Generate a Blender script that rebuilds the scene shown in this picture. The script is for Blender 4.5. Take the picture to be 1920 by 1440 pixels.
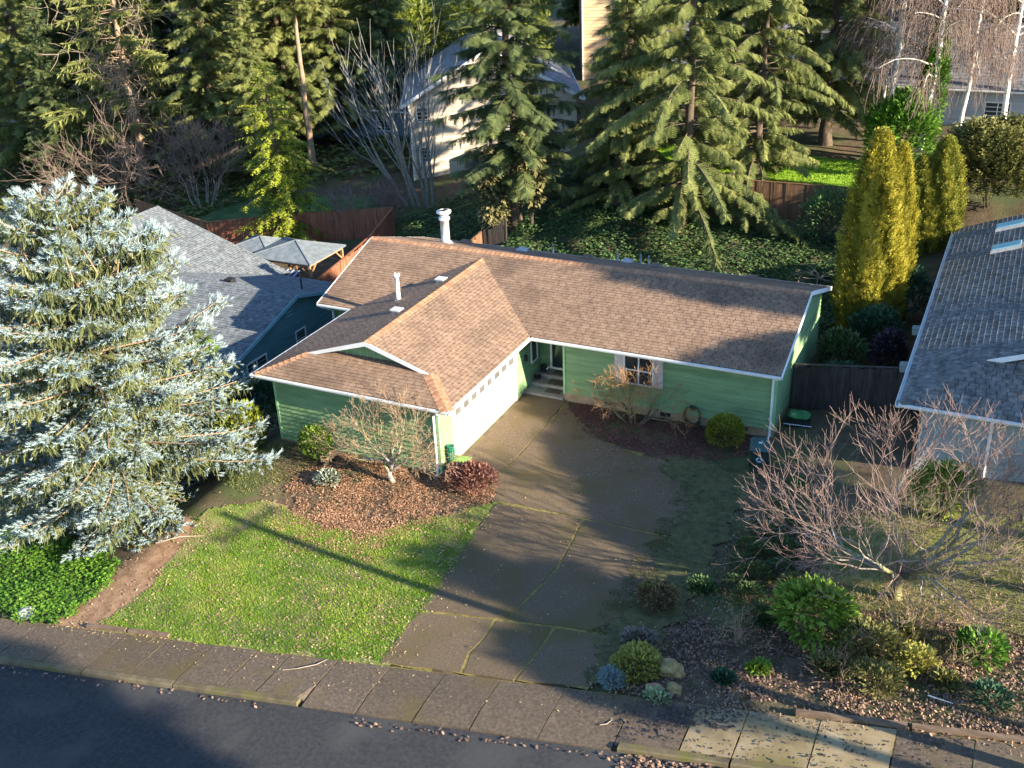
import bpy, bmesh, math, random
import numpy as np
from mathutils import Vector, Matrix, noise as mnoise
for o in list(bpy.data.objects): bpy.data.objects.remove(o)
scene=bpy.context.scene; COL=scene.collection
R=random.Random(7); NR=np.random.default_rng(7)
rad=math.radians
# ------------------------------------------------------------ camera
def setup_camera():
    yaw,pit,rol=rad(26.7354),rad(26.4556),rad(-2.4996)
    fw=Vector((-math.sin(yaw)*math.cos(pit),math.cos(yaw)*math.cos(pit),-math.sin(pit)))
    rt=Vector((math.cos(yaw),math.sin(yaw),0)); up=rt.cross(fw)
    r2=rt*math.cos(rol)+up*math.sin(rol); u2=up*math.cos(rol)-rt*math.sin(rol)
    m=Matrix((r2,u2,-fw)).transposed().to_4x4(); m.translation=Vector((15.9433,-33.3133,19.1743))
    c=bpy.data.cameras.new('camera'); c.sensor_fit='HORIZONTAL'; c.sensor_width=36; c.lens=1987/1920*36; c.clip_end=2000; c.clip_start=.5
    o=bpy.data.objects.new('camera',c); COL.objects.link(o); o.matrix_world=m; scene.camera=o
setup_camera()
CAMP=np.array([15.94,-33.31,19.17])
# ------------------------------------------------------------ light
SUN_AZ,SUN_EL=rad(-8),rad(21)       # sun stands to the right (+x), a little towards the street
SUNV=Vector((math.cos(SUN_AZ)*math.cos(SUN_EL),math.sin(SUN_AZ)*math.cos(SUN_EL),math.sin(SUN_EL)))
def setup_light():
    w=bpy.data.worlds.new('World'); scene.world=w; w.use_nodes=True; nt=w.node_tree
    sky=nt.nodes.new('ShaderNodeTexSky'); sky.sky_type='NISHITA'; sky.sun_disc=False
    sky.sun_elevation=SUN_EL; sky.ozone_density=5; sky.dust_density=.3; sky.air_density=1.1; sky.sun_rotation=math.pi/2-SUN_AZ
    bg=nt.nodes['Background']; bg.inputs[1].default_value=.105; nt.links.new(sky.outputs[0],bg.inputs[0])
    l=bpy.data.lights.new('sun','SUN'); l.energy=5; l.angle=rad(.55); l.color=(1,.88,.69)
    o=bpy.data.objects.new('sun',l); COL.objects.link(o); o.rotation_euler=(-SUNV).to_track_quat('-Z','Y').to_euler()
    vs=scene.view_settings; vs.view_transform='Standard'; vs.look='None'; vs.gamma=1; vs.use_curve_mapping=False; vs.exposure=1.88
setup_light()
# ------------------------------------------------------------ helpers
def tag(o,label=None,cat=None,group=None,kind=None):
    if label: o['label']=label
    if cat: o['category']=cat
    if group: o['group']=group
    if kind: o['kind']=kind
    return o
def thing(name,label,cat,loc=(0,0,0),rz=0,group=None):
    o=bpy.data.objects.new(name,None); COL.objects.link(o); o.location=loc; o.rotation_euler=(0,0,rz); o.empty_display_size=.2
    return tag(o,label,cat,group)
def link(name,me,mat=None,parent=None):
    o=bpy.data.objects.new(name,me); COL.objects.link(o)
    if name in ('branches','twigs','crown','foliage','needle_tips','old_needles','stems','dead_limbs'): o['kind']='stuff'
    if mat is not None and len(me.materials)==0: me.materials.append(mat)
    if parent is not None:
        o.parent=parent
    return o
class MB:
    def __init__(s): s.v=[]; s.f=[]
    def add(s,vs,fs):
        n=len(s.v); s.v+= [tuple(v) for v in vs]; s.f+=[tuple(i+n for i in f) for f in fs]; return s
    def box(s,a,b):
        x0,y0,z0=a; x1,y1,z1=b
        return s.add([(x0,y0,z0),(x1,y0,z0),(x1,y1,z0),(x0,y1,z0),(x0,y0,z1),(x1,y0,z1),(x1,y1,z1),(x0,y1,z1)],
          [(0,3,2,1),(4,5,6,7),(0,1,5,4),(1,2,6,5),(2,3,7,6),(3,0,4,7)])
    def beam(s,p,q,w,h=None,up=(0,0,1)):
        h=h or w; p=Vector(p); q=Vector(q); d=(q-p).normalized(); u=Vector(up)
        if abs(d.dot(u))>.98: u=Vector((0,1,0))
        a=d.cross(u).normalized()*w/2; b=a.cross(d).normalized()*h/2
        return s.add([p-a-b,p+a-b,p+a+b,p-a+b,q-a-b,q+a-b,q+a+b,q-a+b],[(0,3,2,1),(4,5,6,7),(0,1,5,4),(1,2,6,5),(2,3,7,6),(3,0,4,7)])
    def tube(s,pts,rs,n=8,cap=True):
        pts=[Vector(p) for p in pts]; base=len(s.v); k=len(pts)
        if not hasattr(rs,'__len__'): rs=[rs]*k
        for i,p in enumerate(pts):
            d=(pts[min(i+1,k-1)]-pts[max(i-1,0)]).normalized(); u=Vector((0,0,1)) if abs(d.z)<.95 else Vector((1,0,0))
            a=d.cross(u).normalized(); b=a.cross(d)
            for j in range(n):
                t=2*math.pi*j/n; s.v.append(tuple(p+(a*math.cos(t)+b*math.sin(t))*rs[i]))
        for i in range(k-1):
            for j in range(n):
                s.f.append((base+i*n+j,base+i*n+(j+1)%n,base+(i+1)*n+(j+1)%n,base+(i+1)*n+j))
        if cap:
            s.f.append(tuple(base+j for j in range(n))); s.f.append(tuple(base+(k-1)*n+j for j in reversed(range(n))))
        return s
    def prism(s,poly,lo,hi):   # poly list of (x,y); lo/hi functions or values of z
        n=len(poly); fl=lo if callable(lo) else (lambda x,y:lo); fh=hi if callable(hi) else (lambda x,y:hi)
        ar=sum(poly[i][0]*poly[(i+1)%n][1]-poly[(i+1)%n][0]*poly[i][1] for i in range(n))
        if ar<0: poly=poly[::-1]
        vs=[(x,y,fl(x,y)) for x,y in poly]+[(x,y,fh(x,y)) for x,y in poly]
        fs=[tuple(reversed(range(n))),tuple(range(n,2*n))]+[(i,(i+1)%n,(i+1)%n+n,i+n) for i in range(n)]
        return s.add(vs,fs)
    def mesh(s,name,smooth=False):
        m=bpy.data.meshes.new(name); m.from_pydata(s.v,[],s.f); m.update()
        if smooth: m.polygons.foreach_set('use_smooth',[True]*len(m.polygons))
        return m
    def build(s,name,mat,parent=None,smooth=False): return link(name,s.mesh(name,smooth),mat,parent)
def npmesh(name,V,F,rnd=None,smooth=False):
    V=np.asarray(V,np.float32); F=np.asarray(F,np.int32); m=bpy.data.meshes.new(name); k=F.shape[1]
    m.vertices.add(len(V)); m.vertices.foreach_set('co',V.ravel()); m.loops.add(F.size); m.loops.foreach_set('vertex_index',F.ravel())
    m.polygons.add(len(F)); m.polygons.foreach_set('loop_start',np.arange(0,F.size,k,dtype=np.int32))
    if smooth: m.polygons.foreach_set('use_smooth',np.ones(len(F),bool))
    m.update(calc_edges=True)
    if rnd is not None:
        a=m.attributes.new('rnd','FLOAT','POINT'); a.data.foreach_set('value',np.asarray(rnd,np.float32))
    return m
def pw(x,T):
    if x<=T[0][0]: return T[0][1]
    for (a,b),(c,d) in zip(T,T[1:]):
        if x<=c:
            t=(x-a)/(c-a); t=t*t*(3-2*t)*.6+t*.4
            return b+(d-b)*t
    return T[-1][1]
def sm(t):
    t=min(1,max(0,t)); return t*t*(3-2*t)
CX=[(-90,-6),(-40,-4.2),(-20,-3.0),(-11.5,-2.4),(-9.2,-.9),(-7.6,0),(9.6,0),(11.5,.25),(14,.6),(22,1.3),(60,5)]
BK=[(10,0),(13,.5),(17.5,1.9),(18.4,2.0),(19.6,3.0),(30,3.6),(60,6),(120,10),(260,22)]
BL=[(8,0),(14,.6),(20,2.2),(30,4.0),(60,6.5),(120,10),(260,22)]
def ysw(x): return .1244*x-15.656       # back edge of the sidewalk
def yst(x): return .1244*x-17.46        # street side of the curb
def zst(x): return .1*(max(-45,min(45,x))-3)
def H(x,y):                             # lie of the land
    cx=pw(x,CX); st=zst(x); w=sm((y-ysw(x))/9.5)
    h=st+(cx-st)*w; k=sm((x+14)/10); bl=pw(y,BL)
    return h+bl+(pw(y,BK)-bl)*k
# ------------------------------------------------------------ materials
MATS={}
def mat(name,c1,c2=None,c3=None,scale=3.,rough=.85,bump=0.,bscale=40.,detail=6.,vary=0.,spec=.3,metal=0.,island=False,attr=False,trans=0.,lo=.35,hi=.65,stretch=None,streak=None):
    if name in MATS: return MATS[name]
    m=bpy.data.materials.new(name); m.use_nodes=True; nt=m.node_tree; N=nt.nodes; L=nt.links; b=N['Principled BSDF']
    b.inputs['Roughness'].default_value=rough; b.inputs['Specular IOR Level'].default_value=spec; b.inputs['Metallic'].default_value=metal
    tc=N.new('ShaderNodeNewGeometry'); pos=tc.outputs['Position']
    if stretch:
        mp=N.new('ShaderNodeMapping'); L.new(pos,mp.inputs[0]); mp.inputs['Scale'].default_value=stretch; pos=mp.outputs[0]
    col=None
    def rgb(c): return (c[0],c[1],c[2],1)
    if c2 is None: c2=c1
    nz=N.new('ShaderNodeTexNoise'); nz.inputs['Scale'].default_value=scale; nz.inputs['Detail'].default_value=detail; nz.inputs['Roughness'].default_value=.62; L.new(pos,nz.inputs['Vector'])
    cr=N.new('ShaderNodeValToRGB'); e=cr.color_ramp.elements; e[0].position=lo; e[0].color=rgb(c1); e[1].position=hi; e[1].color=rgb(c2)
    if c3 is not None:
        x=e.new((lo+hi)/2); x.color=rgb(c3)
    if attr:
        at=N.new('ShaderNodeAttribute'); at.attribute_name='rnd'
        mx=N.new('ShaderNodeMath'); mx.operation='MULTIPLY_ADD'; L.new(at.outputs['Fac'],mx.inputs[0]); mx.inputs[1].default_value=.62
        m2=N.new('ShaderNodeMath'); m2.operation='MULTIPLY'; L.new(nz.outputs[0],m2.inputs[0]); m2.inputs[1].default_value=.38; L.new(m2.outputs[0],mx.inputs[2]); L.new(mx.outputs[0],cr.inputs[0])
    else: L.new(nz.outputs[0],cr.inputs[0])
    col=cr.outputs[0]
    if streak:   # large soft stains of another colour
        n2=N.new('ShaderNodeTexNoise'); n2.inputs['Scale'].default_value=streak[1]; n2.inputs['Detail'].default_value=4; L.new(tc.outputs['Position'],n2.inputs['Vector'])
        mr=N.new('ShaderNodeMapRange'); mr.inputs[1].default_value=streak[2]; mr.inputs[2].default_value=streak[3]; L.new(n2.outputs[0],mr.inputs[0])
        mm=N.new('ShaderNodeMixRGB'); L.new(mr.outputs[0],mm.inputs[0]); L.new(col,mm.inputs[1]); mm.inputs[2].default_value=rgb(streak[0]); col=mm.outputs[0]
    if vary>0:
        if island:
            oi=N.new('ShaderNodeObjectInfo'); ad=N.new('ShaderNodeMath'); ad.operation='ADD'; L.new(tc.outputs['Random Per Island'],ad.inputs[0]); L.new(oi.outputs['Random'],ad.inputs[1])
            fr=N.new('ShaderNodeMath'); fr.operation='FRACT'; L.new(ad.outputs[0],fr.inputs[0]); src=fr.outputs[0]
        else:
            oi=N.new('ShaderNodeObjectInfo'); src=oi.outputs['Random']
        mr=N.new('ShaderNodeMapRange'); mr.inputs[3].default_value=1-vary; mr.inputs[4].default_value=1+vary; L.new(src,mr.inputs[0])
        hs=N.new('ShaderNodeHueSaturation'); L.new(mr.outputs[0],hs.inputs['Value']); L.new(col,hs.inputs['Color']); col=hs.outputs[0]
    L.new(col,b.inputs['Base Color'])
    if bump>0:
        n3=N.new('ShaderNodeTexNoise'); n3.inputs['Scale'].default_value=bscale; n3.inputs['Detail'].default_value=5; L.new(pos,n3.inputs['Vector'])
        bp=N.new('ShaderNodeBump'); bp.inputs['Strength'].default_value=bump; bp.inputs['Distance'].default_value=.03; L.new(n3.outputs[0],bp.inputs['Height']); L.new(bp.outputs[0],b.inputs['Normal'])
    if trans>0:
        tr=N.new('ShaderNodeBsdfTranslucent'); L.new(col,tr.inputs[0]); ms=N.new('ShaderNodeMixShader'); ms.inputs[0].default_value=trans
        L.new(b.outputs[0],ms.inputs[1]); L.new(tr.outputs[0],ms.inputs[2]); L.new(ms.outputs[0],N['Material Output'].inputs[0])
    MATS[name]=m; return m
def glass(name,c=(.02,.03,.035),rough=.08):
    return mat(name,c,c,rough=rough,spec=.8)
soil=mat('soil',(.075,.05,.03),(.15,.105,.062),(.105,.076,.046),scale=2.2,bump=.6,bscale=14,streak=((.075,.09,.03),.35,.46,.62))
grass_g=mat('grass_ground',(.15,.2,.035),(.23,.26,.065),(.19,.21,.055),scale=1.2,bump=.5,bscale=25,streak=((.26,.18,.10),.45,.5,.62))
grass_b=mat('grass_blade',(.11,.22,.015),(.32,.38,.06),(.2,.32,.025),scale=2.2,attr=True,trans=.25,rough=.6)
grass_dry=mat('grass_dry',(.13,.12,.04),(.26,.22,.10),(.18,.18,.05),scale=.9,attr=True,trans=.2)
drive_m=mat('driveway_concrete',(.085,.061,.04),(.19,.137,.086),(.132,.096,.06),scale=30,bump=.25,bscale=120,vary=.08,detail=12,streak=((.11,.085,.034),.5,.48,.72),rough=.9,spec=.2)
walk_m=mat('sidewalk_concrete',(.08,.06,.043),(.165,.124,.085),(.115,.087,.062),scale=12,bump=.5,bscale=90,vary=.14,detail=12,streak=((.125,.095,.035),.6,.5,.72))
walk_new=mat('sidewalk_concrete_tan',(.22,.165,.085),(.34,.27,.16),(.28,.21,.115),scale=2,bump=.3,bscale=60,vary=.1,detail=9,streak=((.17,.14,.05),.6,.5,.7))
curb_m=mat('curb_concrete',(.09,.07,.045),(.17,.135,.085),(.125,.1,.055),scale=2.5,bump=.4,bscale=40,streak=((.125,.115,.035),1.6,.52,.68))
asph_m=mat('asphalt',(.035,.037,.04),(.06,.06,.062),(.048,.048,.05),scale=9,bump=.5,bscale=120,detail=10,streak=((.075,.073,.07),.5,.52,.7),rough=.95,spec=.15)
moss_m=mat('moss_joint',(.12,.095,.03),(.28,.22,.07),(.2,.16,.045),scale=8,bump=.5)
shing_m=mat('shingle_brown',(.17,.108,.072),(.285,.19,.13),(.228,.149,.1),scale=5,bump=.25,bscale=90,vary=.075,island=True,streak=((.115,.075,.052),.55,.5,.78))
deck_m=mat('roof_felt',(.025,.016,.013),(.045,.03,.022),scale=5)
cap_m=mat('ridge_cap_brown',(.26,.13,.07),(.42,.235,.13),(.34,.18,.1),scale=4,bump=.2,vary=.14)
capd_m=mat('ridge_cap_dark',(.15,.095,.07),(.25,.165,.12),scale=4,bump=.2,vary=.14)
shg_m=mat('shingle_grey',(.10,.098,.09),(.23,.22,.2),(.155,.15,.138),scale=4,bump=.2,bscale=90,vary=.2,island=True)
shgl_m=mat('shingle_grey_left',(.09,.1,.11),(.19,.205,.215),(.135,.15,.16),scale=4,bump=.2,bscale=90,vary=.16,island=True)
deckg_m=mat('roof_felt_grey',(.05,.05,.05),(.09,.09,.09),scale=5)
green_m=mat('siding_green',(.145,.25,.115),(.215,.34,.165),(.18,.295,.138),scale=2.5,bump=.1,bscale=60,vary=.09,stretch=(.4,.4,3))
teal_m=mat('siding_teal',(.07,.16,.19),(.10,.21,.245),scale=2.5,vary=.05,stretch=(.4,.4,3))
teal_trim=mat('trim_teal',(.16,.32,.37),(.2,.38,.43),scale=3)
gtrim_m=mat('trim_green',(.23,.42,.2),(.28,.48,.25),scale=3)
white_m=mat('paint_white',(.72,.72,.70),(.82,.82,.80),scale=3,rough=.55,streak=((.6,.6,.57),1.2,.6,.8))
door_m=mat('garage_door_white',(.8,.79,.76),(.86,.85,.82),scale=2,rough=.5)
metal_m=mat('galvanised_metal',(.5,.5,.5),(.68,.68,.68),scale=6,rough=.45,metal=.3)
found_m=mat('foundation_concrete',(.26,.19,.11),(.36,.28,.18),scale=3,bump=.3,streak=((.18,.13,.07),1.,.5,.7))
black_m=mat('black_plastic',(.012,.012,.012),(.025,.025,.025),scale=5,rough=.6)
glass_m=glass('window_glass'); glass_b=mat('skylight_glass',(.25,.55,.62),(.32,.62,.7),rough=.15,spec=.6)
fence_m=mat('fence_wood_brown',(.13,.065,.035),(.24,.125,.07),(.18,.095,.05),scale=3,vary=.2,stretch=(3,3,.5),bump=.2)
fencer_m=mat('fence_wood_red',(.2,.075,.04),(.33,.135,.07),(.27,.1,.055),scale=3,vary=.15,stretch=(3,3,.5),bump=.2)
fenced_m=mat('fence_wood_dark',(.04,.032,.026),(.08,.065,.055),scale=3,vary=.2,stretch=(3,3,.5))
wood_m=mat('cedar_beam',(.3,.15,.07),(.42,.23,.12),scale=4)
bark_m=mat('bark_brown',(.06,.043,.03),(.15,.11,.075),(.1,.075,.05),scale=7,bump=.6,bscale=25,stretch=(3,3,.6))
barkp_m=mat('bark_pine',(.2,.13,.08),(.42,.3,.2),(.3,.2,.13),scale=6,bump=.6,bscale=20,stretch=(3,3,.8))
barkg_m=mat('bark_grey',(.16,.14,.11),(.34,.31,.26),(.25,.22,.18),scale=9,bump=.4)
barkmoss_m=mat('bark_mossy',(.22,.17,.11),(.40,.35,.28),(.2,.2,.06),scale=6,bump=.4)
birch_m=mat('bark_birch',(.10,.09,.085),(.74,.72,.68),(.62,.6,.56),scale=5,stretch=(1,1,4),lo=.33,hi=.45)
twig_tan=mat('twig_tan',(.2,.13,.08),(.38,.27,.17),scale=2)
twig_red=mat('twig_purple',(.17,.105,.095),(.33,.235,.19),scale=2)
twig_or=mat('twig_orange',(.3,.15,.06),(.46,.27,.12),scale=2)
twig_birch=mat('twig_birch',(.15,.105,.085),(.27,.195,.155),scale=1)
dead_m=mat('dead_branch',(.24,.18,.12),(.42,.34,.25),scale=2)
# foliage
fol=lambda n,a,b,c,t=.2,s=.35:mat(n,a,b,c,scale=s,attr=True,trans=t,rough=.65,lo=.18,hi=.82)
spr_tip=fol('spruce_needles_blue',(.10,.16,.165),(.46,.55,.545),(.26,.345,.345),.1)
spr_old=fol('spruce_needles_olive',(.06,.085,.035),(.25,.26,.11),(.135,.155,.06),.12)
fir_m=fol('fir_needles',(.06,.08,.025),(.33,.33,.10),(.175,.2,.056),.35)
fird_m=fol('fir_needles_dark',(.045,.08,.038),(.23,.265,.09),(.12,.16,.06),.35)
hem_m=fol('hemlock_needles',(.07,.10,.04),(.36,.37,.12),(.2,.23,.07),.35)
ced_m=fol('cedar_sprays',(.06,.10,.012),(.34,.36,.03),(.19,.235,.02))
arb_m=fol('arborvitae_sprays',(.13,.13,.015),(.50,.42,.055),(.31,.29,.035))
arbd_m=fol('arborvitae_sprays_green',(.08,.11,.018),(.40,.37,.06),(.23,.24,.035))
pine_m=fol('pine_needles',(.07,.09,.025),(.32,.33,.11),(.19,.21,.06),.3)
lime_m=fol('yellow_green_leaves',(.09,.13,.02),(.34,.36,.06),(.2,.25,.04))
rho_m=fol('rhododendron_leaves',(.05,.12,.015),(.26,.36,.04),(.14,.23,.025),.15)
lau_m=fol('laurel_leaves',(.015,.05,.03),(.06,.12,.05),(.03,.08,.04),.1)
ivy_m=fol('ivy_leaves',(.03,.10,.01),(.18,.33,.03),(.09,.2,.02),.2)
ivyd_m=fol('ivy_leaves_dark',(.03,.075,.03),(.15,.22,.06),(.075,.135,.045),.12)
box_m=fol('boxwood_leaves',(.08,.11,.01),(.30,.32,.03),(.18,.21,.02),.2)
bar_m=fol('barberry_leaves',(.12,.045,.035),(.34,.17,.13),(.22,.1,.075),.2)
olive_m=fol('olive_shrub_leaves',(.06,.065,.02),(.25,.23,.07),(.14,.14,.04),.2)
heath_m=fol('heather_mound_leaves',(.03,.06,.02),(.10,.15,.045),(.06,.10,.03),.1)
dwarf_m=fol('dwarf_spruce_needles',(.1,.2,.22),(.3,.42,.42),(.2,.3,.32),.1)
gold_m=fol('golden_heath_leaves',(.16,.16,.03),(.4,.37,.09),(.28,.27,.05),.2)
palm_m=fol('palm_fronds',(.12,.2,.02),(.36,.42,.06),(.24,.31,.03),.3)
lit1=fol('fallen_leaves_pink',(.13,.065,.035),(.55,.33,.2),(.34,.18,.1),.15)
lit2=fol('fallen_leaves_wine',(.07,.025,.022),(.22,.09,.075),(.13,.05,.042),.1)
lit3=fol('fallen_leaves_brown',(.08,.05,.035),(.40,.25,.17),(.2,.125,.085),.1)
litd=fol('fallen_leaves_dark',(.03,.025,.025),(.10,.075,.07),(.06,.045,.042),.05)
litb=fol('fallen_leaves_buff',(.2,.14,.07),(.5,.38,.22),(.34,.25,.13),.15)
def pwv(x,T):
    a=np.array([t[0] for t in T],float); b=np.array([t[1] for t in T],float); x=np.clip(x,a[0],a[-1])
    i=np.clip(np.searchsorted(a,x)-1,0,len(a)-2); t=(x-a[i])/(a[i+1]-a[i]); t=t*t*(3-2*t)*.6+t*.4
    return b[i]+(b[i+1]-b[i])*t
def smv(t): t=np.clip(t,0,1); return t*t*(3-2*t)
def Hn(x,y):
    x=np.asarray(x,float); y=np.asarray(y,float); cx=pwv(x,CX); st=.1*(np.clip(x,-45,45)-3); w=smv((y-ysw(x))/9.5)
    h=st+(cx-st)*w; k=smv((x+14)/10); bl=pwv(y,BL); return h+bl+(pwv(y,BK)-bl)*k
def inpoly(x,y,poly):
    x=np.asarray(x); y=np.asarray(y); r=np.zeros(x.shape,bool); n=len(poly)
    for i in range(n):
        x0,y0=poly[i]; x1,y1=poly[(i+1)%n]
        c=((y0>y)!=(y1>y)); r^= c&(x<(x1-x0)*(y-y0)/((y1-y0) if y1!=y0 else 1e-9)+x0)
    return r
def nz2(x,y,s,seed=0):  # cheap smooth noise, numpy
    return (np.sin(x*s*1.3+seed)+np.sin(y*s*1.7+seed*2.1)+np.sin((x+y)*s*.9+seed*.7)+np.sin((x-y*1.3)*s*2.3+seed*1.9)*.6)/3.6
# ---------------- the ground sheet
def make_ground():
    f=np.arange(-32,32.01,.5); cx=np.concatenate([np.arange(-300,-32,6),f,np.arange(36,301,6)])
    cy=np.concatenate([np.arange(-90,-32,6),np.arange(-32,34.01,.5),np.arange(38,301,6)])
    X,Y=np.meshgrid(cx,cy,indexing='ij'); Z=Hn(X,Y)
    rough=np.where((Y>ysw(X)+.3),1,0)*nz2(X,Y,2.1)*.035
    inside=inpoly(X,Y,[(-1.5,-5.5),(-1.5,1.5),(9,1.5),(9,-15),(1,-15.5)]); rough=np.where(inside,-.012,rough)
    Z=Z+rough-np.where(Y<yst(X)+.1,.34,0)-np.where((Y<ysw(X)+.2)&(Y>=yst(X)+.1),.05,0)
    n,m=X.shape; V=np.stack([X,Y,Z],-1).reshape(-1,3); I=np.arange(n*m).reshape(n,m)
    F=np.stack([I[:-1,:-1],I[1:,:-1],I[1:,1:],I[:-1,1:]],-1).reshape(-1,4)
    tag(link('ground',npmesh('ground',V,F,smooth=True),soil),kind='structure')
make_ground()
def drape(name,poly,off,m,step=.14,edge=.25,seed=1,kind='structure'):
    xs=[p[0] for p in poly]; ys=[p[1] for p in poly]
    X,Y=np.meshgrid(np.arange(min(xs)-.5,max(xs)+.5,step),np.arange(min(ys)-.5,max(ys)+.5,step),indexing='ij')
    n,mm=X.shape; xc=X[:-1,:-1]+step/2; yc=Y[:-1,:-1]+step/2
    k=inpoly(xc+nz2(xc,yc,3.1,seed)*edge,yc+nz2(xc,yc,2.7,seed+4)*edge,poly)
    Z=Hn(X,Y)+off+nz2(X,Y,4.3,seed)*.006
    I=np.arange(n*mm).reshape(n,mm); F=np.stack([I[:-1,:-1],I[1:,:-1],I[1:,1:],I[:-1,1:]],-1)[k]
    u,inv=np.unique(F.ravel(),return_inverse=True); V=np.stack([X,Y,Z],-1).reshape(-1,3)[u]
    return tag(link(name,npmesh(name,V,inv.reshape(-1,4),smooth=True),m),kind=kind)
LAWN=[(-6.9,-16.75),(-6.5,-14.2),(-7.3,-11.3),(-6.7,-10.1),(-4.6,-9.7),(-2.8,-10.2),(-1.2,-10.1),(.3,-8.7),(2.05,-7.05),(2.58,-12),(2.75,-15.6)]
DIRT=[(-8.3,-16.7),(-6.5,-16.6),(-6.0,-14.2),(-6.9,-11.2),(-8.4,-11.2),(-8.6,-13.5)]
NLAWN=[(12.2,-9.2),(15,-9.6),(22,-9.3),(24,-1),(17.5,-3.2),(14,-3.6),(12.4,-5)]
BLAWN=[(-3,20.2),(9.5,20.0),(10,26.5),(-4,27)]
FARL=[(-36,18.5),(-19,18.9),(-22,23),(-36,23)]
dirt_m=mat('bare_dirt',(.19,.11,.06),(.34,.21,.125),(.27,.16,.09),scale=3,bump=.6,bscale=18)
lawn=drape('lawn',LAWN,.03,grass_g); drape('dirt_path',DIRT,.022,dirt_m,edge=.35,seed=3)
drape('neighbour_lawn',NLAWN,.03,mat('lawn_olive',(.13,.125,.035),(.24,.22,.08),(.19,.18,.05),scale=1.5,bump=.5,bscale=20),seed=5,edge=.5)
lawnb=mat('lawn_bright',(.15,.26,.015),(.24,.38,.03),scale=1.5,bump=.5,bscale=15)
drape('rear_lawn',BLAWN,.05,lawnb,step=.25,seed=7); drape('left_rear_lawn',FARL,.05,mat('lawn_dark_green',(.05,.1,.03),(.1,.16,.05),scale=1.5),step=.3,seed=8)  # left rear lawn takes a darker green than the rear lawn
# ---------------- pavements
def slab(name,poly,off,m,parent=None,zf=None,thick=.14,jit=.015,step=1.):
    pts=[]
    for i,(a,b) in enumerate(zip(poly,poly[1:]+poly[:1])):
        L=math.hypot(b[0]-a[0],b[1]-a[1]); k=max(1,int(L/.45))
        for j in range(k): t=j/k; pts.append((a[0]+(b[0]-a[0])*t+R.uniform(-jit,jit),a[1]+(b[1]-a[1])*t+R.uniform(-jit,jit)))
    bm=bmesh.new(); f=bm.faces.new([bm.verts.new((x,y,0)) for x,y in pts]); bm.normal_update()
    if f.normal.z<0: f.normal_flip()
    xs=[p[0] for p in pts]; ys=[p[1] for p in pts]
    for ax,(lo,hi) in enumerate(((min(xs),max(xs)),(min(ys),max(ys)))):
        c=lo+step
        while c<hi:
            n=(1,0,0) if ax==0 else (0,1,0); co=(c,0,0) if ax==0 else (0,c,0)
            bmesh.ops.bisect_plane(bm,geom=bm.verts[:]+bm.edges[:]+bm.faces[:],plane_co=co,plane_no=n); c+=step
    zf=zf or (lambda x,y:H(x,y))
    dz=R.uniform(-.006,.006)
    for v in bm.verts: v.co.z=zf(v.co.x,v.co.y)+off+dz
    be=[e for e in bm.edges if len(e.link_faces)==1]
    g=bmesh.ops.extrude_edge_only(bm,edges=be)
    for v in [v for v in g['geom'] if isinstance(v,bmesh.types.BMVert)]: v.co.z-=thick
    bmesh.ops.recalc_face_normals(bm,faces=bm.faces)
    me=bpy.data.meshes.new(name); bm.to_mesh(me); bm.free()
    return link(name,me,m,parent)
drv=drape('driveway',[(-.45,-5.4),(-.45,.4),(1.3,.4),(2.1,-.65),(3.6,-1.95),(6.8,-2.6),(7.9,-3.6),(8.2,-7),(8.1,-10.5),(8.2,-14.5),(2.55,-15.3),(1.95,-7.1),(1.1,-5.95)],.028,moss_m,step=.2,edge=.03)
g=.022
for p in [[(-.5,-5.5),(-.5,.45),(1.28,.45),(1.32,-3),(1.27,-5.2),(1.3,-7.0),(1.9,-7.08),(1.75,-6.6),(1.2,-5.9)],
 [(1.33,.4),(2.1,-.6),(3.6,-1.9),(5.3,-2.45),(6.9,-2.55),(7.8,-3.1),(8.15,-4.2),(8.3,-6.8),(5.0,-6.86),(1.35,-7.0),(1.33,-5.2),(1.37,-3)],
 [(1.97,-7.15),(4.97,-6.93),(5.12,-8.2),(5.28,-9.8),(5.12,-11.2),(4.95,-12.55),(2.38,-12.92)],
 [(5.03,-6.93),(8.34,-6.87),(8.05,-10.6),(8.15,-12.28),(5.0,-12.53),(5.18,-11.2),(5.34,-9.8),(5.18,-8.2)],
 [(2.39,-12.99),(4.68,-12.68),(4.75,-13.5),(4.68,-14.2),(4.85,-14.98),(2.5,-15.25)],
 [(4.74,-12.67),(6.38,-12.5),(6.4,-13.7),(6.32,-14.82),(4.92,-14.97),(4.75,-14.2),(4.82,-13.5)],
 [(6.44,-12.5),(8.15,-12.35),(8.3,-14.5),(6.38,-14.8),(6.46,-13.7)]]:
    cxx=sum(a for a,b in p)/len(p); cyy=sum(b for a,b in p)/len(p); slab('driveway_slab',[(a-(.012 if a>cxx else -.012),b-(.014 if b>cyy else -.014)) for a,b in p],.045,drive_m,drv,jit=.022)
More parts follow.
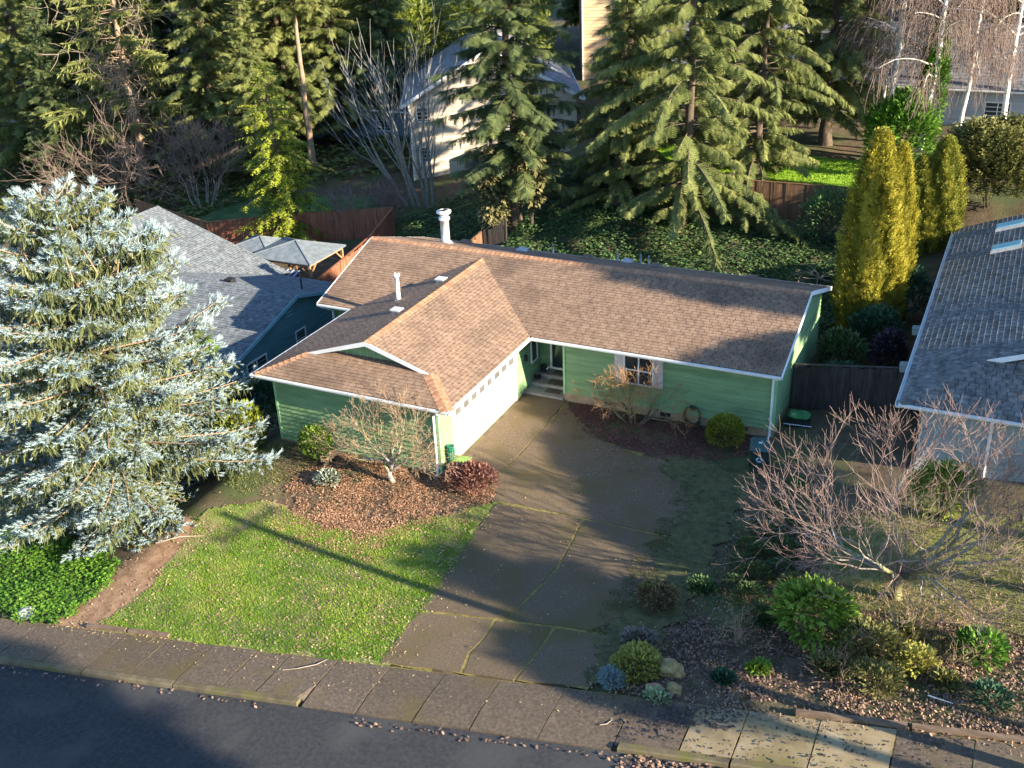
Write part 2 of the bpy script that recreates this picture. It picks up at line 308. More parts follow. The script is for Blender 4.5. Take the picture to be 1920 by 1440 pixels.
# sidewalk
sw=tag(link('sidewalk',MB().add([(-60,ysw(-60)-.02,zst(-60)+.042),(-60,yst(-60)+.9,zst(-60)+.042),(-45,yst(-45)+.9,zst(-45)+.042),(45,yst(45)+.9,zst(45)+.042),(60,yst(60)+.9,zst(60)+.042),(60,ysw(60)-.02,zst(60)+.042),(45,ysw(45)-.02,zst(45)+.042),(-45,ysw(-45)-.02,zst(-45)+.042)],[(0,1,2,7),(7,2,3,6),(6,3,4,5)]).mesh('sidewalk'),moss_m),kind='structure')
jx=[-24.6,-23.0,-21.4,-19.8,-18.2,-16.6,-15.05,-13.5,-11.9,-10.35,-8.8,-7.2,-5.6,-4.1,-2.6,-1.15,-.1+.0,1.36,2.92,4.5,6.0,7.72,9.5,11.0,12.17,13.78,15.41,17.0,18.6,20.2,21.8,23.4,25,26.6,28.2,29.8,31.4]
for a,b in zip(jx,jx[1:]):
    ap=1.3<a<9.4; tan=10.9<a<15.3
    yb=(lambda x:yst(x)+.02) if ap else (lambda x:yst(x)+.2)
    zf=(lambda x,y:zst(x)-(.1*sm((yst(x)+.75-y)/.75) if 1.3<x<9.6 else 0))
    gg=.035 if abs(a-1.36)<.1 or abs(b-1.36)<.1 else .016
    slab('sidewalk_slab',[(a+gg,yb(a)),(b-.016,yb(b)),(b-.016,ysw(b)-.05),(a+gg,ysw(a)-.05)],.055,walk_new if tan else walk_m,sw,zf=zf,jit=.008,step=.45 if ap else 1.2)
curb=tag(link('kerb',MB().add([(-26,yst(-26)+.05,zst(-26)-.3),(31,yst(31)+.05,zst(31)-.3),(31,yst(31)+.15,zst(31)-.3),(-26,yst(-26)+.15,zst(-26)-.3)],[(0,1,2,3)]).mesh('kerb'),curb_m),kind='structure')
def kerb_piece(a,b):
    n=6; v=[]; f=[]
    for i in range(n+1):
        x=a+(b-a)*i/n; z=zst(x)
        v+=[(x,yst(x)-.02,z-.3),(x,yst(x),z+.03),(x,yst(x)+.03,z+.056),(x,yst(x)+.185,z+.058),(x,yst(x)+.185,z-.3)]
    for i in range(n):
        for j in range(4): f.append((i*5+j,i*5+5+j,i*5+6+j,i*5+1+j))
    f+=[(0,1,2,3,4),tuple(n*5+j for j in (4,3,2,1,0))]
    return MB().add(v,f).build('kerb_stone',curb_m,curb)
for a,b in [(-24.6,-21.5),(-21.45,-18.3),(-18.25,-15.1),(-15.05,-11.95),(-11.9,-8.8),(-8.75,-5.65),(-5.6,-2.6),(-2.55,1.25),(9.65,12.15),(12.2,15.4),(15.45,18.6),(18.65,21.8),(21.85,25),(25.05,28.2),(28.25,31.4)]: kerb_piece(a,b)
def street():
    v=[];f=[];xs=[-60,-45]+list(range(-40,45,5))+[45,60]
    for x in xs:
        for k,t in enumerate((0,2.2,4.7,7.2,9.4)): v.append((x,yst(x)-t,zst(x)-.075+(.05 if k in(1,3) else .07 if k==2 else 0)))
    for i in range(len(xs)-1):
        for k in range(4): f.append((i*5+k,i*5+k+1,i*5+k+6,i*5+k+5))
    tag(link('road',MB().add(v,f).mesh('road',True),asph_m),kind='structure')
street()
# ---------------- scattered stuff
def scatter(poly,n,seed=0,dens=None,edge=.3):
    rg=np.random.default_rng(seed); xs=[p[0] for p in poly]; ys=[p[1] for p in poly]; PX=[];c=0
    while c<n:
        x=rg.uniform(min(xs),max(xs),n*2); y=rg.uniform(min(ys),max(ys),n*2)
        k=inpoly(x+nz2(x,y,3,seed)*edge,y+nz2(x,y,2.6,seed+3)*edge,poly)
        if dens is not None: k&=rg.random(len(x))<dens(x,y)
        PX.append(np.stack([x[k],y[k]],1)); c+=k.sum()
    return np.concatenate(PX)[:n]
def blades(name,P,h,w,m,off=.02,seed=0,lean=.6):
    rg=np.random.default_rng(seed+50); n=len(P); z=Hn(P[:,0],P[:,1])+off; a=rg.uniform(0,2*math.pi,n); hh=h*rg.uniform(.5,1.3,n); ww=w*rg.uniform(.6,1.3,n)
    la=rg.uniform(0,2*math.pi,n); ll=hh*lean*rg.random(n)
    V=np.zeros((n,3,3)); V[:,:,0]=P[:,0:1]; V[:,:,1]=P[:,1:2]; V[:,:,2]=z[:,None]
    V[:,0,0]-=np.cos(a)*ww; V[:,0,1]-=np.sin(a)*ww; V[:,1,0]+=np.cos(a)*ww; V[:,1,1]+=np.sin(a)*ww
    V[:,2,0]+=np.cos(la)*ll; V[:,2,1]+=np.sin(la)*ll; V[:,2,2]+=hh
    r=np.clip(.42+.22*nz2(P[:,0],P[:,1],1.1,seed)+.2*nz2(P[:,0]+nz2(P[:,1],P[:,0],2,3),P[:,1],3.7,seed+2)+rg.normal(0,.14,n),0,1)
    return npmesh(name,V.reshape(-1,3),np.arange(n*3).reshape(-1,3),np.repeat(r,3))
def leaves_flat(name,P,size,m,off=.03,seed=0,zf=None,tilt=.5,parent=None):
    rg=np.random.default_rng(seed+90); n=len(P); z=(Hn(P[:,0],P[:,1]) if zf is None else zf(P[:,0],P[:,1]))+off+rg.uniform(0,.03,n)
    a=rg.uniform(0,2*math.pi,n); s=size*rg.uniform(.55,1.35,n); u=np.stack([np.cos(a),np.sin(a),rg.uniform(-tilt,tilt,n)],1); v=np.stack([-np.sin(a)*.6,np.cos(a)*.6,rg.uniform(-tilt,tilt,n)*.6],1)
    c=np.stack([P[:,0],P[:,1],z+.012],1); s=s[:,None]/2
    V=np.stack([c-u*s,c+v*s,c+u*s,c-v*s],1).reshape(-1,3); V[:,2]=np.maximum(V[:,2],np.repeat(z-.02,4))
    return npmesh(name,V,np.arange(n*4).reshape(-1,4),np.repeat(rg.random(n),4))
P=scatter([(-6.9,-16.5)]+LAWN[1:8]+[(1.93,-7.1),(2.44,-12),(2.55,-15.28)],100000,1,edge=.25,dens=lambda x,y:np.clip(.35+.9*smv((x+7.2)/3.2)*smv((-8.2-y+.35*x)/1.6)+.25*nz2(x,y,2.6,4),.1,1)*np.clip(.75+.4*nz2(x,y,4.9,2),.25,1)); o=link('grass',blades('grass',P,.055,.0135,grass_b,seed=1),grass_b,None); tag(o,'bright green lawn grass between the sidewalk and the garage','grass',kind='stuff')
P=np.concatenate([scatter(NLAWN,16000,2,edge=.6),scatter([(8.6,-11),(12,-10),(13,-4),(10.5,-2),(8.8,-4)],4000,3)]); o=link('dry_grass',blades('dry_grass',P,.09,.016,grass_dry,seed=2),grass_dry); tag(o,'thin olive grass under the bare fruit tree on the right','grass',kind='stuff')
P=scatter(BLAWN,9000,4); lb=mat('grass_blade_bright',(.13,.26,.01),(.26,.42,.03),scale=.9,attr=True,trans=.25); tag(link('rear_grass',blades('rear_grass',P,.1,.03,lb,off=.05,seed=4),lb),'vivid green grass on the raised lawn behind the rear fence','grass',kind='stuff')
BED1=[(-4.6,-6.35),(-.7,-6.35),(1.1,-6.0),(1.75,-6.9),(.9,-8.1),(-.6,-10.0),(-2.6,-10.6),(-4.4,-9.7),(-5.4,-8.2)]
BED2=[(1.6,.45),(9.0,.45),(8.7,-1.2),(7.6,-1.9),(5.6,-2.5),(3.8,-2.0),(2.3,-.75)]
BED3=[(8.5,-14.45),(22,-12.8),(22,-9.2),(15,-9.2),(11.5,-10.2),(9,-11.6)]
def grown(poly,k):
    cx=sum(p[0] for p in poly)/len(poly); cy=sum(p[1] for p in poly)/len(poly); return [(cx+(x-cx)*k,cy+(y-cy)*k) for x,y in poly]
def clump(x,y,s): return np.clip(.55+.75*nz2(x,y,2.3,s)+.45*nz2(x*1.1+5,y,6.1,s+1),.06,1)
def litter(name,parts,size,m,label,seed,**k):
    P=np.concatenate([np.concatenate([scatter(p,int(n*.86),seed+i,edge=e,dens=lambda x,y:clump(x,y,seed)),scatter([(max(-8.4,x),min(y,-6.3) if label.startswith('pink') else min(y,.45)) for x,y in grown(p,1.18)],max(4,int(n*.14)),seed+i+40,edge=e*2)]) for i,(p,n,e) in enumerate(parts)])
    return tag(link(name,leaves_flat(name,P,size,m,seed=seed,**k),m),label,'fallen leaves',kind='stuff')
litter('fallen_leaves',[(BED1,19000,.6),(LAWN,1500,.3),([(-4.5,-9.4),(.8,-8),(-.4,-11.4),(-4.5,-11)],1400,.6),([(-3.5,-9.3),(.5,-8.6),(-1,-11.2),(-3,-11.6)],1500,.5)],.062,lit1,'pinkish brown fallen leaves heaped under the maple by the garage',10)
litter('fallen_leaves',[(BED2,10000,.45),([(1.5,-.5),(8.7,-1.2),(8,-4),(4.5,-4)],500,.4)],.065,lit2,'wine red fallen leaves under the orange twigged maple',13)
litter('fallen_leaves',[(BED3,19000,.3),([(12,-9.5),(22,-9.5),(22,-6),(12.5,-6)],1800,.5),([(9,-11.5),(12.5,-10),(12.3,-3),(10,-1)],1800,.5),([(9.8,-14.6),(18,-13.7),(18,-13),(9.8,-14)],900,.3)],.07,lit3,'brown curled fallen leaves over the bed right of the driveway',16,tilt=.9)
litter('fallen_leaves',[(LAWN,3200,.3),([(-8.5,-16.9),(-3.5,-16.4),(-3.5,-16.0),(-8.5,-16.5)],220,.1),(DIRT,250,.3)],.07,litb,'buff fallen leaves scattered over the lawn and its edge',20)
def zsw(x,y): return .1*(np.clip(x,-45,45)-3)+.055
P=np.concatenate([scatter([(9.2,-16.1),(17,-15.1),(17,-13.75),(9.2,-14.7)],330,31,edge=.3),scatter([(10.2,-15.2),(12.0,-15.0),(12.0,-14.3),(10.2,-14.5)],260,32,edge=.2),scatter([(9.3,-15.8),(10.9,-15.6),(10.9,-14.5),(9.3,-14.7)],170,33)])
tag(link('fallen_leaves',leaves_flat('fallen_leaves',P,.085,litd,off=.006,seed=30,zf=zsw,tilt=.3),litd),'dark wet leaves stuck to the tan sidewalk slabs','fallen leaves',kind='stuff')
P=np.concatenate([scatter([(-9,-18.85),(1,-17.6),(1,-17.45),(-9,-18.65)],70,34,edge=.1),scatter([(3,-17.5),(10,-16.5),(10,-16.3),(3,-17.25)],90,35,edge=.1),scatter([(9.8,-17),(12.5,-16.6),(12.5,-15.98),(9.8,-16.3)],330,36,edge=.15)])
tag(link('fallen_leaves',leaves_flat('fallen_leaves',P,.1,lit3,off=.006,seed=31,zf=lambda x,y:zsw(x,y)-.12,tilt=.4),lit3),'fallen leaves gathered in the gutter of the road','fallen leaves',kind='stuff')
mossb=mat('moss_blade',(.05,.06,.015),(.17,.17,.05),(.1,.11,.03),scale=1.4,attr=True)
P=np.concatenate([scatter([(7.5,-12.4),(8.9,-12),(9.3,-6),(9.2,-2.4),(6.6,-2.0),(7.5,-6),(7.4,-10)],15000,61,edge=.5,dens=lambda x,y:clump(x,y,9)),scatter([(-8,-6.4),(-4.5,-6.4),(-5.5,-8.5),(-6.6,-9.8),(-8,-9)],2500,62,edge=.4),scatter([(8.6,-14.2),(9.2,-11),(12.5,-10.2),(12.5,-12.5)],2500,63,edge=.5)])
tag(link('moss',blades('moss',P,.045,.02,mossb,off=.03,seed=60),mossb),'dull moss and weeds creeping over the right edge of the driveway','moss',kind='stuff')
P=np.concatenate([scatter([(-.4,-5.3),(1.2,-5.8),(2,-7),(2.5,-15),(8.1,-14.3),(8,-3),(1.3,.3),(-.4,.3)],150,64),scatter([(-9,-18.1),(9.4,-15.9),(9.4,-14.7),(-9,-16.9)],110,65)])
tag(link('fallen_leaves',leaves_flat('fallen_leaves',P,.06,litb,off=.055,seed=66,tilt=.3),litb),'small pale leaf scraps strewn over driveway and sidewalk','fallen leaves',kind='stuff')
drape('leaf_mould',[(7.7,-12.6),(8.1,-10.4),(7.9,-8.2),(7.7,-5.5),(7.2,-3.6),(5.8,-2.7),(6.6,-2.0),(9.5,-2.2),(9.4,-12.4),(8.6,-14.2),(8.1,-14.4)],.062,mat('mossy_mould',(.05,.045,.022),(.12,.10,.045),(.08,.085,.03),scale=5,bump=.6,bscale=30),step=.1,edge=.55,seed=12)
# ------------------------------------------------------------ roofs and walls
def clip(poly,a,b,c):   # keep a*x+b*y<=c
    o=[]; n=len(poly)
    for i in range(n):
        p=poly[i]; q=poly[(i+1)%n]; dp=a*p[0]+b*p[1]-c; dq=a*q[0]+b*q[1]-c
        if dp<=0: o.append(p)
        if (dp<0<dq) or (dq<0<dp):
            t=dp/(dp-dq); o.append((p[0]+(q[0]-p[0])*t,p[1]+(q[1]-p[1])*t))
    return o
def clipconv(poly,conv):
    n=len(conv); ar=sum(conv[i][0]*conv[(i+1)%n][1]-conv[(i+1)%n][0]*conv[i][1] for i in range(n))
    if ar<0: conv=conv[::-1]
    for i in range(n):
        (x0,y0),(x1,y1)=conv[i],conv[(i+1)%n]; nx,ny=(y1-y0),-(x1-x0); poly=clip(poly,nx,ny,nx*x0+ny*y0)
        if len(poly)<3: return []
    return poly
class Roof:
    """shingled roof planes: u runs along the eave, v up the slope in plan; whole tabs near the camera become parts"""
    def __init__(s,house,deck_mat,sh_mat,tab=.333,ex=.15,cap=300,thick=.026):
        s.h=house; s.dm=deck_mat; s.sm=sh_mat; s.tab=tab; s.ex=ex; s.cap=cap; s.th=thick; s.deck=MB(); s.rest=MB(); s.whole=[]
    def plane(s,polys,o,u,pitch,he,thick=.12,noshingle=False):
        # polys: convex plan polygon(s) (x,y); o: origin on eave; u: eave direction (unit); v = left normal of u
        if not isinstance(polys[0],list): polys=[list(polys)]
        v=(-u[1],u[0]); z=lambda x,y:he+pitch*((x-o[0])*v[0]+(y-o[1])*v[1])
        for poly in polys: s.deck.prism(list(poly),lambda x,y:z(x,y)-thick,lambda x,y:z(x,y))
        if noshingle: return
        UV=[[((x-o[0])*u[0]+(y-o[1])*u[1],(x-o[0])*v[0]+(y-o[1])*v[1]) for x,y in poly] for poly in polys]; al=sum(UV,[])
        u0,u1=min(p[0] for p in al),max(p[0] for p in al); v0,v1=min(p[1] for p in al),max(p[1] for p in al)
        ex=s.ex/math.sqrt(1+pitch*pitch); key=(u,pitch)
        k=0; vv=v0-.02
        area=lambda pl:abs(sum(pl[i][0]*pl[(i+1)%len(pl)][1]-pl[(i+1)%len(pl)][0]*pl[i][1] for i in range(len(pl))))/2
        def W(a,b,l): x=o[0]+u[0]*a+v[0]*b; y=o[1]+u[1]*a+v[1]*b; return (x,y,z(x,y)+l)
        while vv<v1:
            uu=u0-R.uniform(.1,.3)-(k%2)*s.tab/2
            while uu<u1:
                jit=R.uniform(-.006,.006); w=s.tab-.026
                rect=[(uu,vv+jit),(uu+w,vv+jit),(uu+w,vv+ex+.03),(uu,vv+ex+.03)]; lift=lambda a,b:.004+s.th*(1-(b-vv)/(ex+.03))
                PL=[pl for pl in (clipconv(rect,c) for c in UV) if len(pl)>=3]
                if PL and sum(area(pl) for pl in PL)>.97*w*(ex+.03):
                    s.whole.append((W(uu,vv+jit,0),key,ex,[W(a,b,lift(a,b)) for a,b in rect],[W(a,b,-.002) for a,b in rect]))
                else:
                    for pl in PL:
                        if area(pl)>.002: s.tabmesh(s.rest,[W(a,b,lift(a,b)) for a,b in pl],[W(a,b,-.002) for a,b in pl])
                uu+=s.tab
            vv+=ex; k+=1
    @staticmethod
    def tabmesh(mb,top,bot):
        n=len(top); mb.add(top+bot,[tuple(range(n))]+[(i,i+n,(i+1)%n+n,(i+1)%n) for i in range(n)])
    def finish(s,name='roof'):
        rf=s.deck.build(name,s.dm,s.h); inv=Matrix.Translation(s.h.location).inverted() if s.h else Matrix()
        rf.location=tuple(-c for c in s.h.location)
        s.whole.sort(key=lambda t:(t[0][0]-CAMP[0])**2+(t[0][1]-CAMP[1])**2+(t[0][2]-CAMP[2])**2)
        cache={}
        for i,(c,key,ex,top,bot) in enumerate(s.whole):
            if i<s.cap:
                if key not in cache:
                    mb=MB(); s.tabmesh(mb,[tuple(np.subtract(p,c)) for p in top],[tuple(np.subtract(p,c)) for p in bot]); me=mb.mesh('shingle'); me.materials.append(s.sm); cache[key]=me
                o=link('shingle',cache[key],None,rf); o.location=c
            else: s.tabmesh(s.rest,top,bot)
        r=s.rest.build('shingles',s.sm,rf); r['kind']='stuff'
        return rf
def caps(parent,p,q,m,w=.3,step=.22,name='ridge_cap',drop=.06,lift=.03):
    p=Vector(p); q=Vector(q); d=(q-p); L=d.length; d.normalize(); sd=d.cross(Vector((0,0,1))).normalized(); n=max(1,int(L/step)); cache=None
    for i in range(n):
        c=p+d*(L*i/n); e=d*(L/n+.03)
        if cache is None:
            up=Vector((0,0,1)); a=[-sd*w/2-up*(drop)+up*lift, up*(lift+.012), sd*w/2-up*(drop)+up*lift]
            b=[x+e-up*.018 for x in a]; lo=[x-up*.03 for x in a]; lob=[x-up*.03 for x in b]
            mb=MB().add(a+b+lo+lob,[(0,1,4,3),(1,2,5,4),(0,6,7,1),(1,7,8,2),(3,4,10,9),(4,5,11,10),(0,3,9,6),(2,8,11,5)]); cache=mb.mesh(name); cache.materials.append(m)
        o=link(name,cache,None,parent); o.location=c
def boards(parent,x0,y0,x1,y1,z0,z1,m,ex=.17,out=(0,-1),top=None,name='siding_board',thick=.05):
    """lap siding between two plan points; top(t)->z limits both ends for gables; one object per board"""
    z=z0; k=0; L=math.hypot(x1-x0,y1-y0); ux,uy=(x1-x0)/L,(y1-y0)/L
    while z<z1-.02:
        h=min(ex,z1-z); a,b=0,L
        if top:
            # shorten to where the board's mid height fits under the roof
            n=60; ts=[L*i/n for i in range(n+1) if top(L*i/n)>z+h*.75]
            if len(ts)<2: break
            a,b=ts[0],ts[-1]
        vs=[]; g_=.02 if h>.05 else 0
        for t in (a,b):
            X,Y=x0+ux*t,y0+uy*t
            vs+=[(X,Y,z+g_),(X+out[0]*thick,Y+out[1]*thick,z+g_),(X+out[0]*.014,Y+out[1]*.014,z+h),(X,Y,z+h)]
        MB().add(vs,[(0,1,2,3),(4,7,6,5),(1,5,6,2),(0,4,5,1),(2,6,7,3)]).build(name,m,parent); z+=ex
def window(parent,c,w,h,out,frame_m,name='window',mull=1,pane=None,depth=.05,fw=.06,cross=0):
    """c: lower centre on wall; out: plan normal"""
    ux,uy=-out[1],out[0]; f=MB()
    def bx(mb,a0,a1,z0,z1,d0,d1):
        P=[(a,d,z) for z in (z0,z1) for (a,d) in ((a0,d0),(a1,d0),(a1,d1),(a0,d1))]
        mb.add([(c[0]+ux*a+out[0]*d,c[1]+uy*a+out[1]*d,c[2]+z) for a,d,z in P],[(0,3,2,1),(4,5,6,7),(0,1,5,4),(1,2,6,5),(2,3,7,6),(3,0,4,7)])
    bx(f,-w/2,-w/2+fw,0,h,0,depth); bx(f,w/2-fw,w/2,0,h,0,depth); bx(f,-w/2+fw,w/2-fw,0,fw,0,depth-.002); bx(f,-w/2+fw,w/2-fw,h-fw,h,0,depth-.002)
    for i in range(mull): x=-w/2+w*(i+1)/(mull+1); bx(f,x-.025,x+.025,fw,h-fw,0,depth-.006)
    for i in range(cross): zz=h*(i+1)/(cross+1); bx(f,-w/2+fw,w/2-fw,zz-.02,zz+.02,0,depth-.01)
    fr=f.build(name,frame_m,parent)
    for i in range(mull+1):
        p=MB(); a0=-w/2+w*i/(mull+1)+.025; bx(p,max(a0,-w/2+fw),min(-w/2+w*(i+1)/(mull+1)-.025,w/2-fw),fw,h-fw,.0,.02); p.build('pane',pane or glass_m,fr)
    return fr
def gutter(parent,p,q,out,m=None,name='gutter'):
    p=Vector(p); q=Vector(q); o=Vector((out[0],out[1],0)); pr=[(0,-.01),(0,-.12),(.07,-.12),(.11,-.06),(.115,0),(.1,0),(.09,-.05),(.06,-.1),(.015,-.1),(.015,-.01)]
    vs=[tuple(e+o*a+Vector((0,0,b))) for e in (p,q) for a,b in pr]; n=len(pr)
    return MB().add(vs,[(i,(i+1)%n,(i+1)%n+n,i+n) for i in range(n)]+[tuple(range(n)),tuple(reversed(range(n,2*n)))]).build(name,m or white_m,parent)
HE,PT=2.78,.325
def green_house():
    h=thing('house','green single storey house with brown shingle roof and white garage door','house',(0,0,0))
    XL,XR,WM,GW,GL,O=-9.75,9.56,8.946,8.0,6.51,.57; d=1.42; MY=WM/2
    r=Roof(h,deck_m,shing_m)
    r.plane([(0,0),(XR,0),(XR,MY),(-4,MY),(-4,4)],(0,0),(1,0),PT,HE)
    r.plane([(XL,0),(-8,0),(-4,4),(-4,MY),(XL,MY)],(XL,0),(1,0),PT,HE)
    r.plane([(XR,WM),(XL,WM),(XL,MY),(XR,MY)],(XR,WM),(-1,0),PT,HE)
    # garage wing: right slope (eave x=0), left slope (eave x=-8), front hip (eave y=-GL)
    r.plane([[(0,-GL),(0,-GL+d),(-d,-GL+d)],[(0,-GL+d),(0,0),(-4,4),(-4,-GL+d)]],(0,-GL),(0,1),PT,HE)
    r.plane([[(-8,-GL),(-8+d,-GL+d),(-8,-GL+d)],[(-8,0),(-8,-GL+d),(-4,-GL+d),(-4,4)]],(-8,0),(0,-1),PT,HE)
    r.plane([(-8,-GL),(0,-GL),(-d,-GL+d),(-d-.3,-GL+d+.3),(-8+d+.3,-GL+d+.3),(-8+d,-GL+d)],(-8,-GL),(1,0),PT,HE)
    rf=r.finish()
    zr=HE+PT*4; zm=HE+PT*MY
    caps(rf,(XL,MY,zm),(XR,MY,zm),cap_m,w=.46,drop=.075); caps(rf,(-4,-GL+d-.02,zr),(-4,4.3,zr),cap_m,w=.44,drop=.072)
    caps(rf,(0-.02,-GL+.02,HE),(-d,-GL+d,HE+PT*d),cap_m,w=.5,drop=.05); caps(rf,(-7.98,-GL+.02,HE),(-8+d,-GL+d,HE+PT*d),cap_m,w=.42,drop=.05)
    # gablet
    yb=-GL+d; yw=yb+.28; z0=HE+PT*(d+.28)-.02
    gw=MB().add([(-6.4,yw,z0),(-1.6,yw,z0),(-4,yw,zr-.14),(-6.4,yw+.1,z0),(-1.6,yw+.1,z0),(-4,yw+.1,zr-.14)],[(0,1,2),(5,4,3),(0,3,4,1),(1,4,5,2),(2,5,3,0)]).build('gablet_wall',green_m,h)
    for sx in (-1,1):
        MB().add([(-4,yb-.03,zr+.005),(-4+sx*(4-d),yb-.03,HE+PT*d+.005),(-4+sx*(4-d),yb-.03,HE+PT*d-.12),(-4,yb-.03,zr-.17),(-4,yb+.02,zr+.005),(-4+sx*(4-d),yb+.02,HE+PT*d+.005),(-4+sx*(4-d),yb+.02,HE+PT*d-.12),(-4,yb+.02,zr-.17)],
          [(0,1,2,3),(4,7,6,5),(0,4,5,1),(3,2,6,7),(1,5,6,2)]).build('rake_board',white_m,h)
    for i in range(14): x=-5.9+i*.29; hh=zr-.2-PT*abs(x+4)-z0; MB().box((x,yw-.02,z0),(x+.02,yw-.001,z0+max(.03,hh))).build('gablet_batten',gtrim_m,gw)
    # fascias + gutters
    ze=HE-.01
    gutter(h,(-8.0,-GL,ze),(0.0,-GL,ze),(0,-1)); gutter(h,(0,-GL-.1,ze),(0,-.005,ze),(1,0)); gutter(h,(.1,0,ze),(XR,0,ze),(0,-1)); gutter(h,(XL,0,ze),(-8.1,0,ze),(0,-1)); gutter(h,(-8.0,-GL-.1,ze),(-8,0,ze),(-1,0)); gutter(h,(XL,WM,ze),(XR,WM,ze),(0,1))
    for X,s in ((XL,-1),(XR,1)):
        for ya,yb2 in ((-.02,MY),(WM+.02,MY)):
            MB().beam((X+s*.02,ya,HE-.06),(X+s*.02,yb2,zm-.06),.035,.16).build('rake_board',white_m,h)
    # foundation
    MB().prism([(-7.45,-6.21),(-.55,-6.21),(-.55,.55),(-7.45,.55)],-.7,.1).build('foundation',found_m,h)
    MB().prism([(1.12,.55),(9.31,.55),(9.31,8.4),(1.12,8.4)],-.5,.33).build('foundation',found_m,h)
    MB().prism([(-9.47,.55),(-7.5,.55),(-7.5,8.4),(-9.47,8.4)],-1.5,.1).build('foundation',found_m,h)
    MB().prism([(-7.49,2.22),(1.11,2.22),(1.11,8.4),(-7.49,8.4)],-.8,.1).build('foundation',found_m,h)
    # walls
    zu=lambda y:HE+PT*y-.135
    def wall(pts,axis): 
        return MB().prism(pts,.1,2.78).build('wall',green_m,h)
    wf=wall([(1.14,.6),(9.27,.6),(9.27,.75),(1.14,.75)],0); boards(wf,1.14,.6,9.27,.6,.3,2.78,green_m)
    wg=wall([(-7.41,-6.17),(-.6,-6.17),(-.6,-6.02),(-7.41,-6.02)],0); boards(wg,-7.41,-6.17,-.6,-6.17,.06,2.78,green_m)
    ws=wall([(-.6,-6.02),(-.6,2.2),(-.75,2.2),(-.75,-6.02)],1)
    boards(ws,-.6,-6.15,-.6,-5.3,.06,2.78,green_m,out=(1,0)); boards(ws,-.6,-.14,-.6,2.2,.06,2.78,green_m,out=(1,0)); boards(ws,-.6,-5.3,-.6,-.14,2.27,2.78,green_m,out=(1,0))
    wr=MB().add([(X,y,z) for X in (9.12,9.27) for y,z in ((.75,.1),(8.38,.1),(8.38,zu(WM-8.38)),(MY,zu(MY)),(.75,zu(.75)))],[(0,1,2,3,4),(9,8,7,6,5),(0,5,6,1),(1,6,7,2),(2,7,8,3),(3,8,9,4),(4,9,5,0)]).build('wall',green_m,h)
    boards(wr,9.27,.6,9.27,8.38,.3,4.2,green_m,out=(1,0),top=lambda t:zu(.6+t) if .6+t<MY else zu(WM-.6-t))
    wl=MB().add([(X,y,z) for X in (-9.45,-9.3) for y,z in ((.57,-.2),(8.38,-.2),(8.38,zu(WM-8.38)),(MY,zu(MY)),(.57,zu(.57)))],[(0,1,2,3,4),(9,8,7,6,5),(0,5,6,1),(1,6,7,2),(2,7,8,3),(3,8,9,4),(4,9,5,0)]).build('wall',green_m,h)
    wall([(-9.3,.6),(-7.41,.6),(-7.41,.72),(-9.3,.72)],0); wall([(-9.3,8.25),(9.12,8.25),(9.12,8.37),(-9.3,8.37)],0); wall([(-7.41,-6.02),(-7.41,.6),(-7.27,.6),(-7.27,-6.02)],1)
    wb=wall([(-.6,2.2),(1.28,2.2),(1.28,2.33),(-.6,2.33)],0); boards(wb,-.6,2.2,-.1,2.2,.4,2.9,green_m); boards(wb,-.1,2.2,1.14,2.2,2.5,2.9,green_m)
    wp=wall([(1.14,.75),(1.28,.75),(1.28,2.2),(1.14,2.2)],1)
    for (x,y) in ((9.24,.54),(-.645,-6.23),(-7.44,-6.23),(1.12,.54)):
        MB().box((x-.0,y,.08 if x<0 else .3),(x+.09,y+.09,2.78)).build('corner_board',gtrim_m,h)
    MB().box((9.3,.56,.3),(9.335,.68,2.8)).build('corner_board',gtrim_m,h)
    # garage door with top row of eight windows
    gd=MB().box((-.6,-5.16,.03),(-.555,-.28,2.13)).build('garage_door',door_m,h)
    for k in range(4):
        for j in range(8):
            y0=-5.16+.61*j+.04; z0=.06+.52*k
            if k==3:
                fr=MB().box((-.554,y0+.03,z0+.09),(-.543,y0+.5,z0+.44)).build('window_frame',white_m,gd); MB().box((-.542,y0+.07,z0+.13),(-.538,y0+.46,z0+.40)).build('pane',mat('garage_glass',(.1,.095,.085),(.15,.14,.13),rough=.2,spec=.6),gd)
            else: MB().box((-.554,y0+.03,z0+.05),(-.545,y0+.5,z0+.45)).build('door_panel',door_m,gd)
    for y in (-5.28,-.28): MB().box((-.6,y,.02),(-.53,y+.12,2.25)).build('door_trim',white_m,h)
    MB().box((-.6,-5.16,2.13),(-.53,-.28,2.25)).build('door_trim',white_m,h)
    MB().box((-.62,-5.2,0.0),(-.4,-.2,.05)).build('door_sill',curb_m,h)
    # porch
    pc=mat('porch_concrete',(.2,.19,.17),(.3,.28,.25),scale=3,bump=.2)
    MB().box((-.55,.45,-.1),(1.13,2.2,.14)).build('porch_slab',pc,h); MB().box((-.55,1.05,.14),(1.13,2.2,.29)).build('porch_step',pc,h); MB().box((-.55,1.6,.29),(1.13,2.2,.44)).build('porch_step',pc,h)
    # entrance: glazed door and sidelight in white frame
    window(h,(.5,2.19,.46),1.25,2.05,(0,-1),white_m,name='entrance_door',mull=1,depth=.06,fw=.08)
    window(h,(-.56,1.5,1.0),.62,1.05,(1,0),white_m,mull=0)
    lm=MB(); lm.box((-.6,.62,1.55),(-.5,.7,1.62)); lm.tube([(-.5,.66,1.35),(-.5,.66,1.4),(-.5,.66,1.6),(-.5,.66,1.68)],[.03,.07,.07,.02],8); lm.build('wall_lantern',black_m,h)
    window(h,(4.2,.56,1.22),1.2,1.2,(0,-1),white_m,mull=1,cross=1,depth=.06)
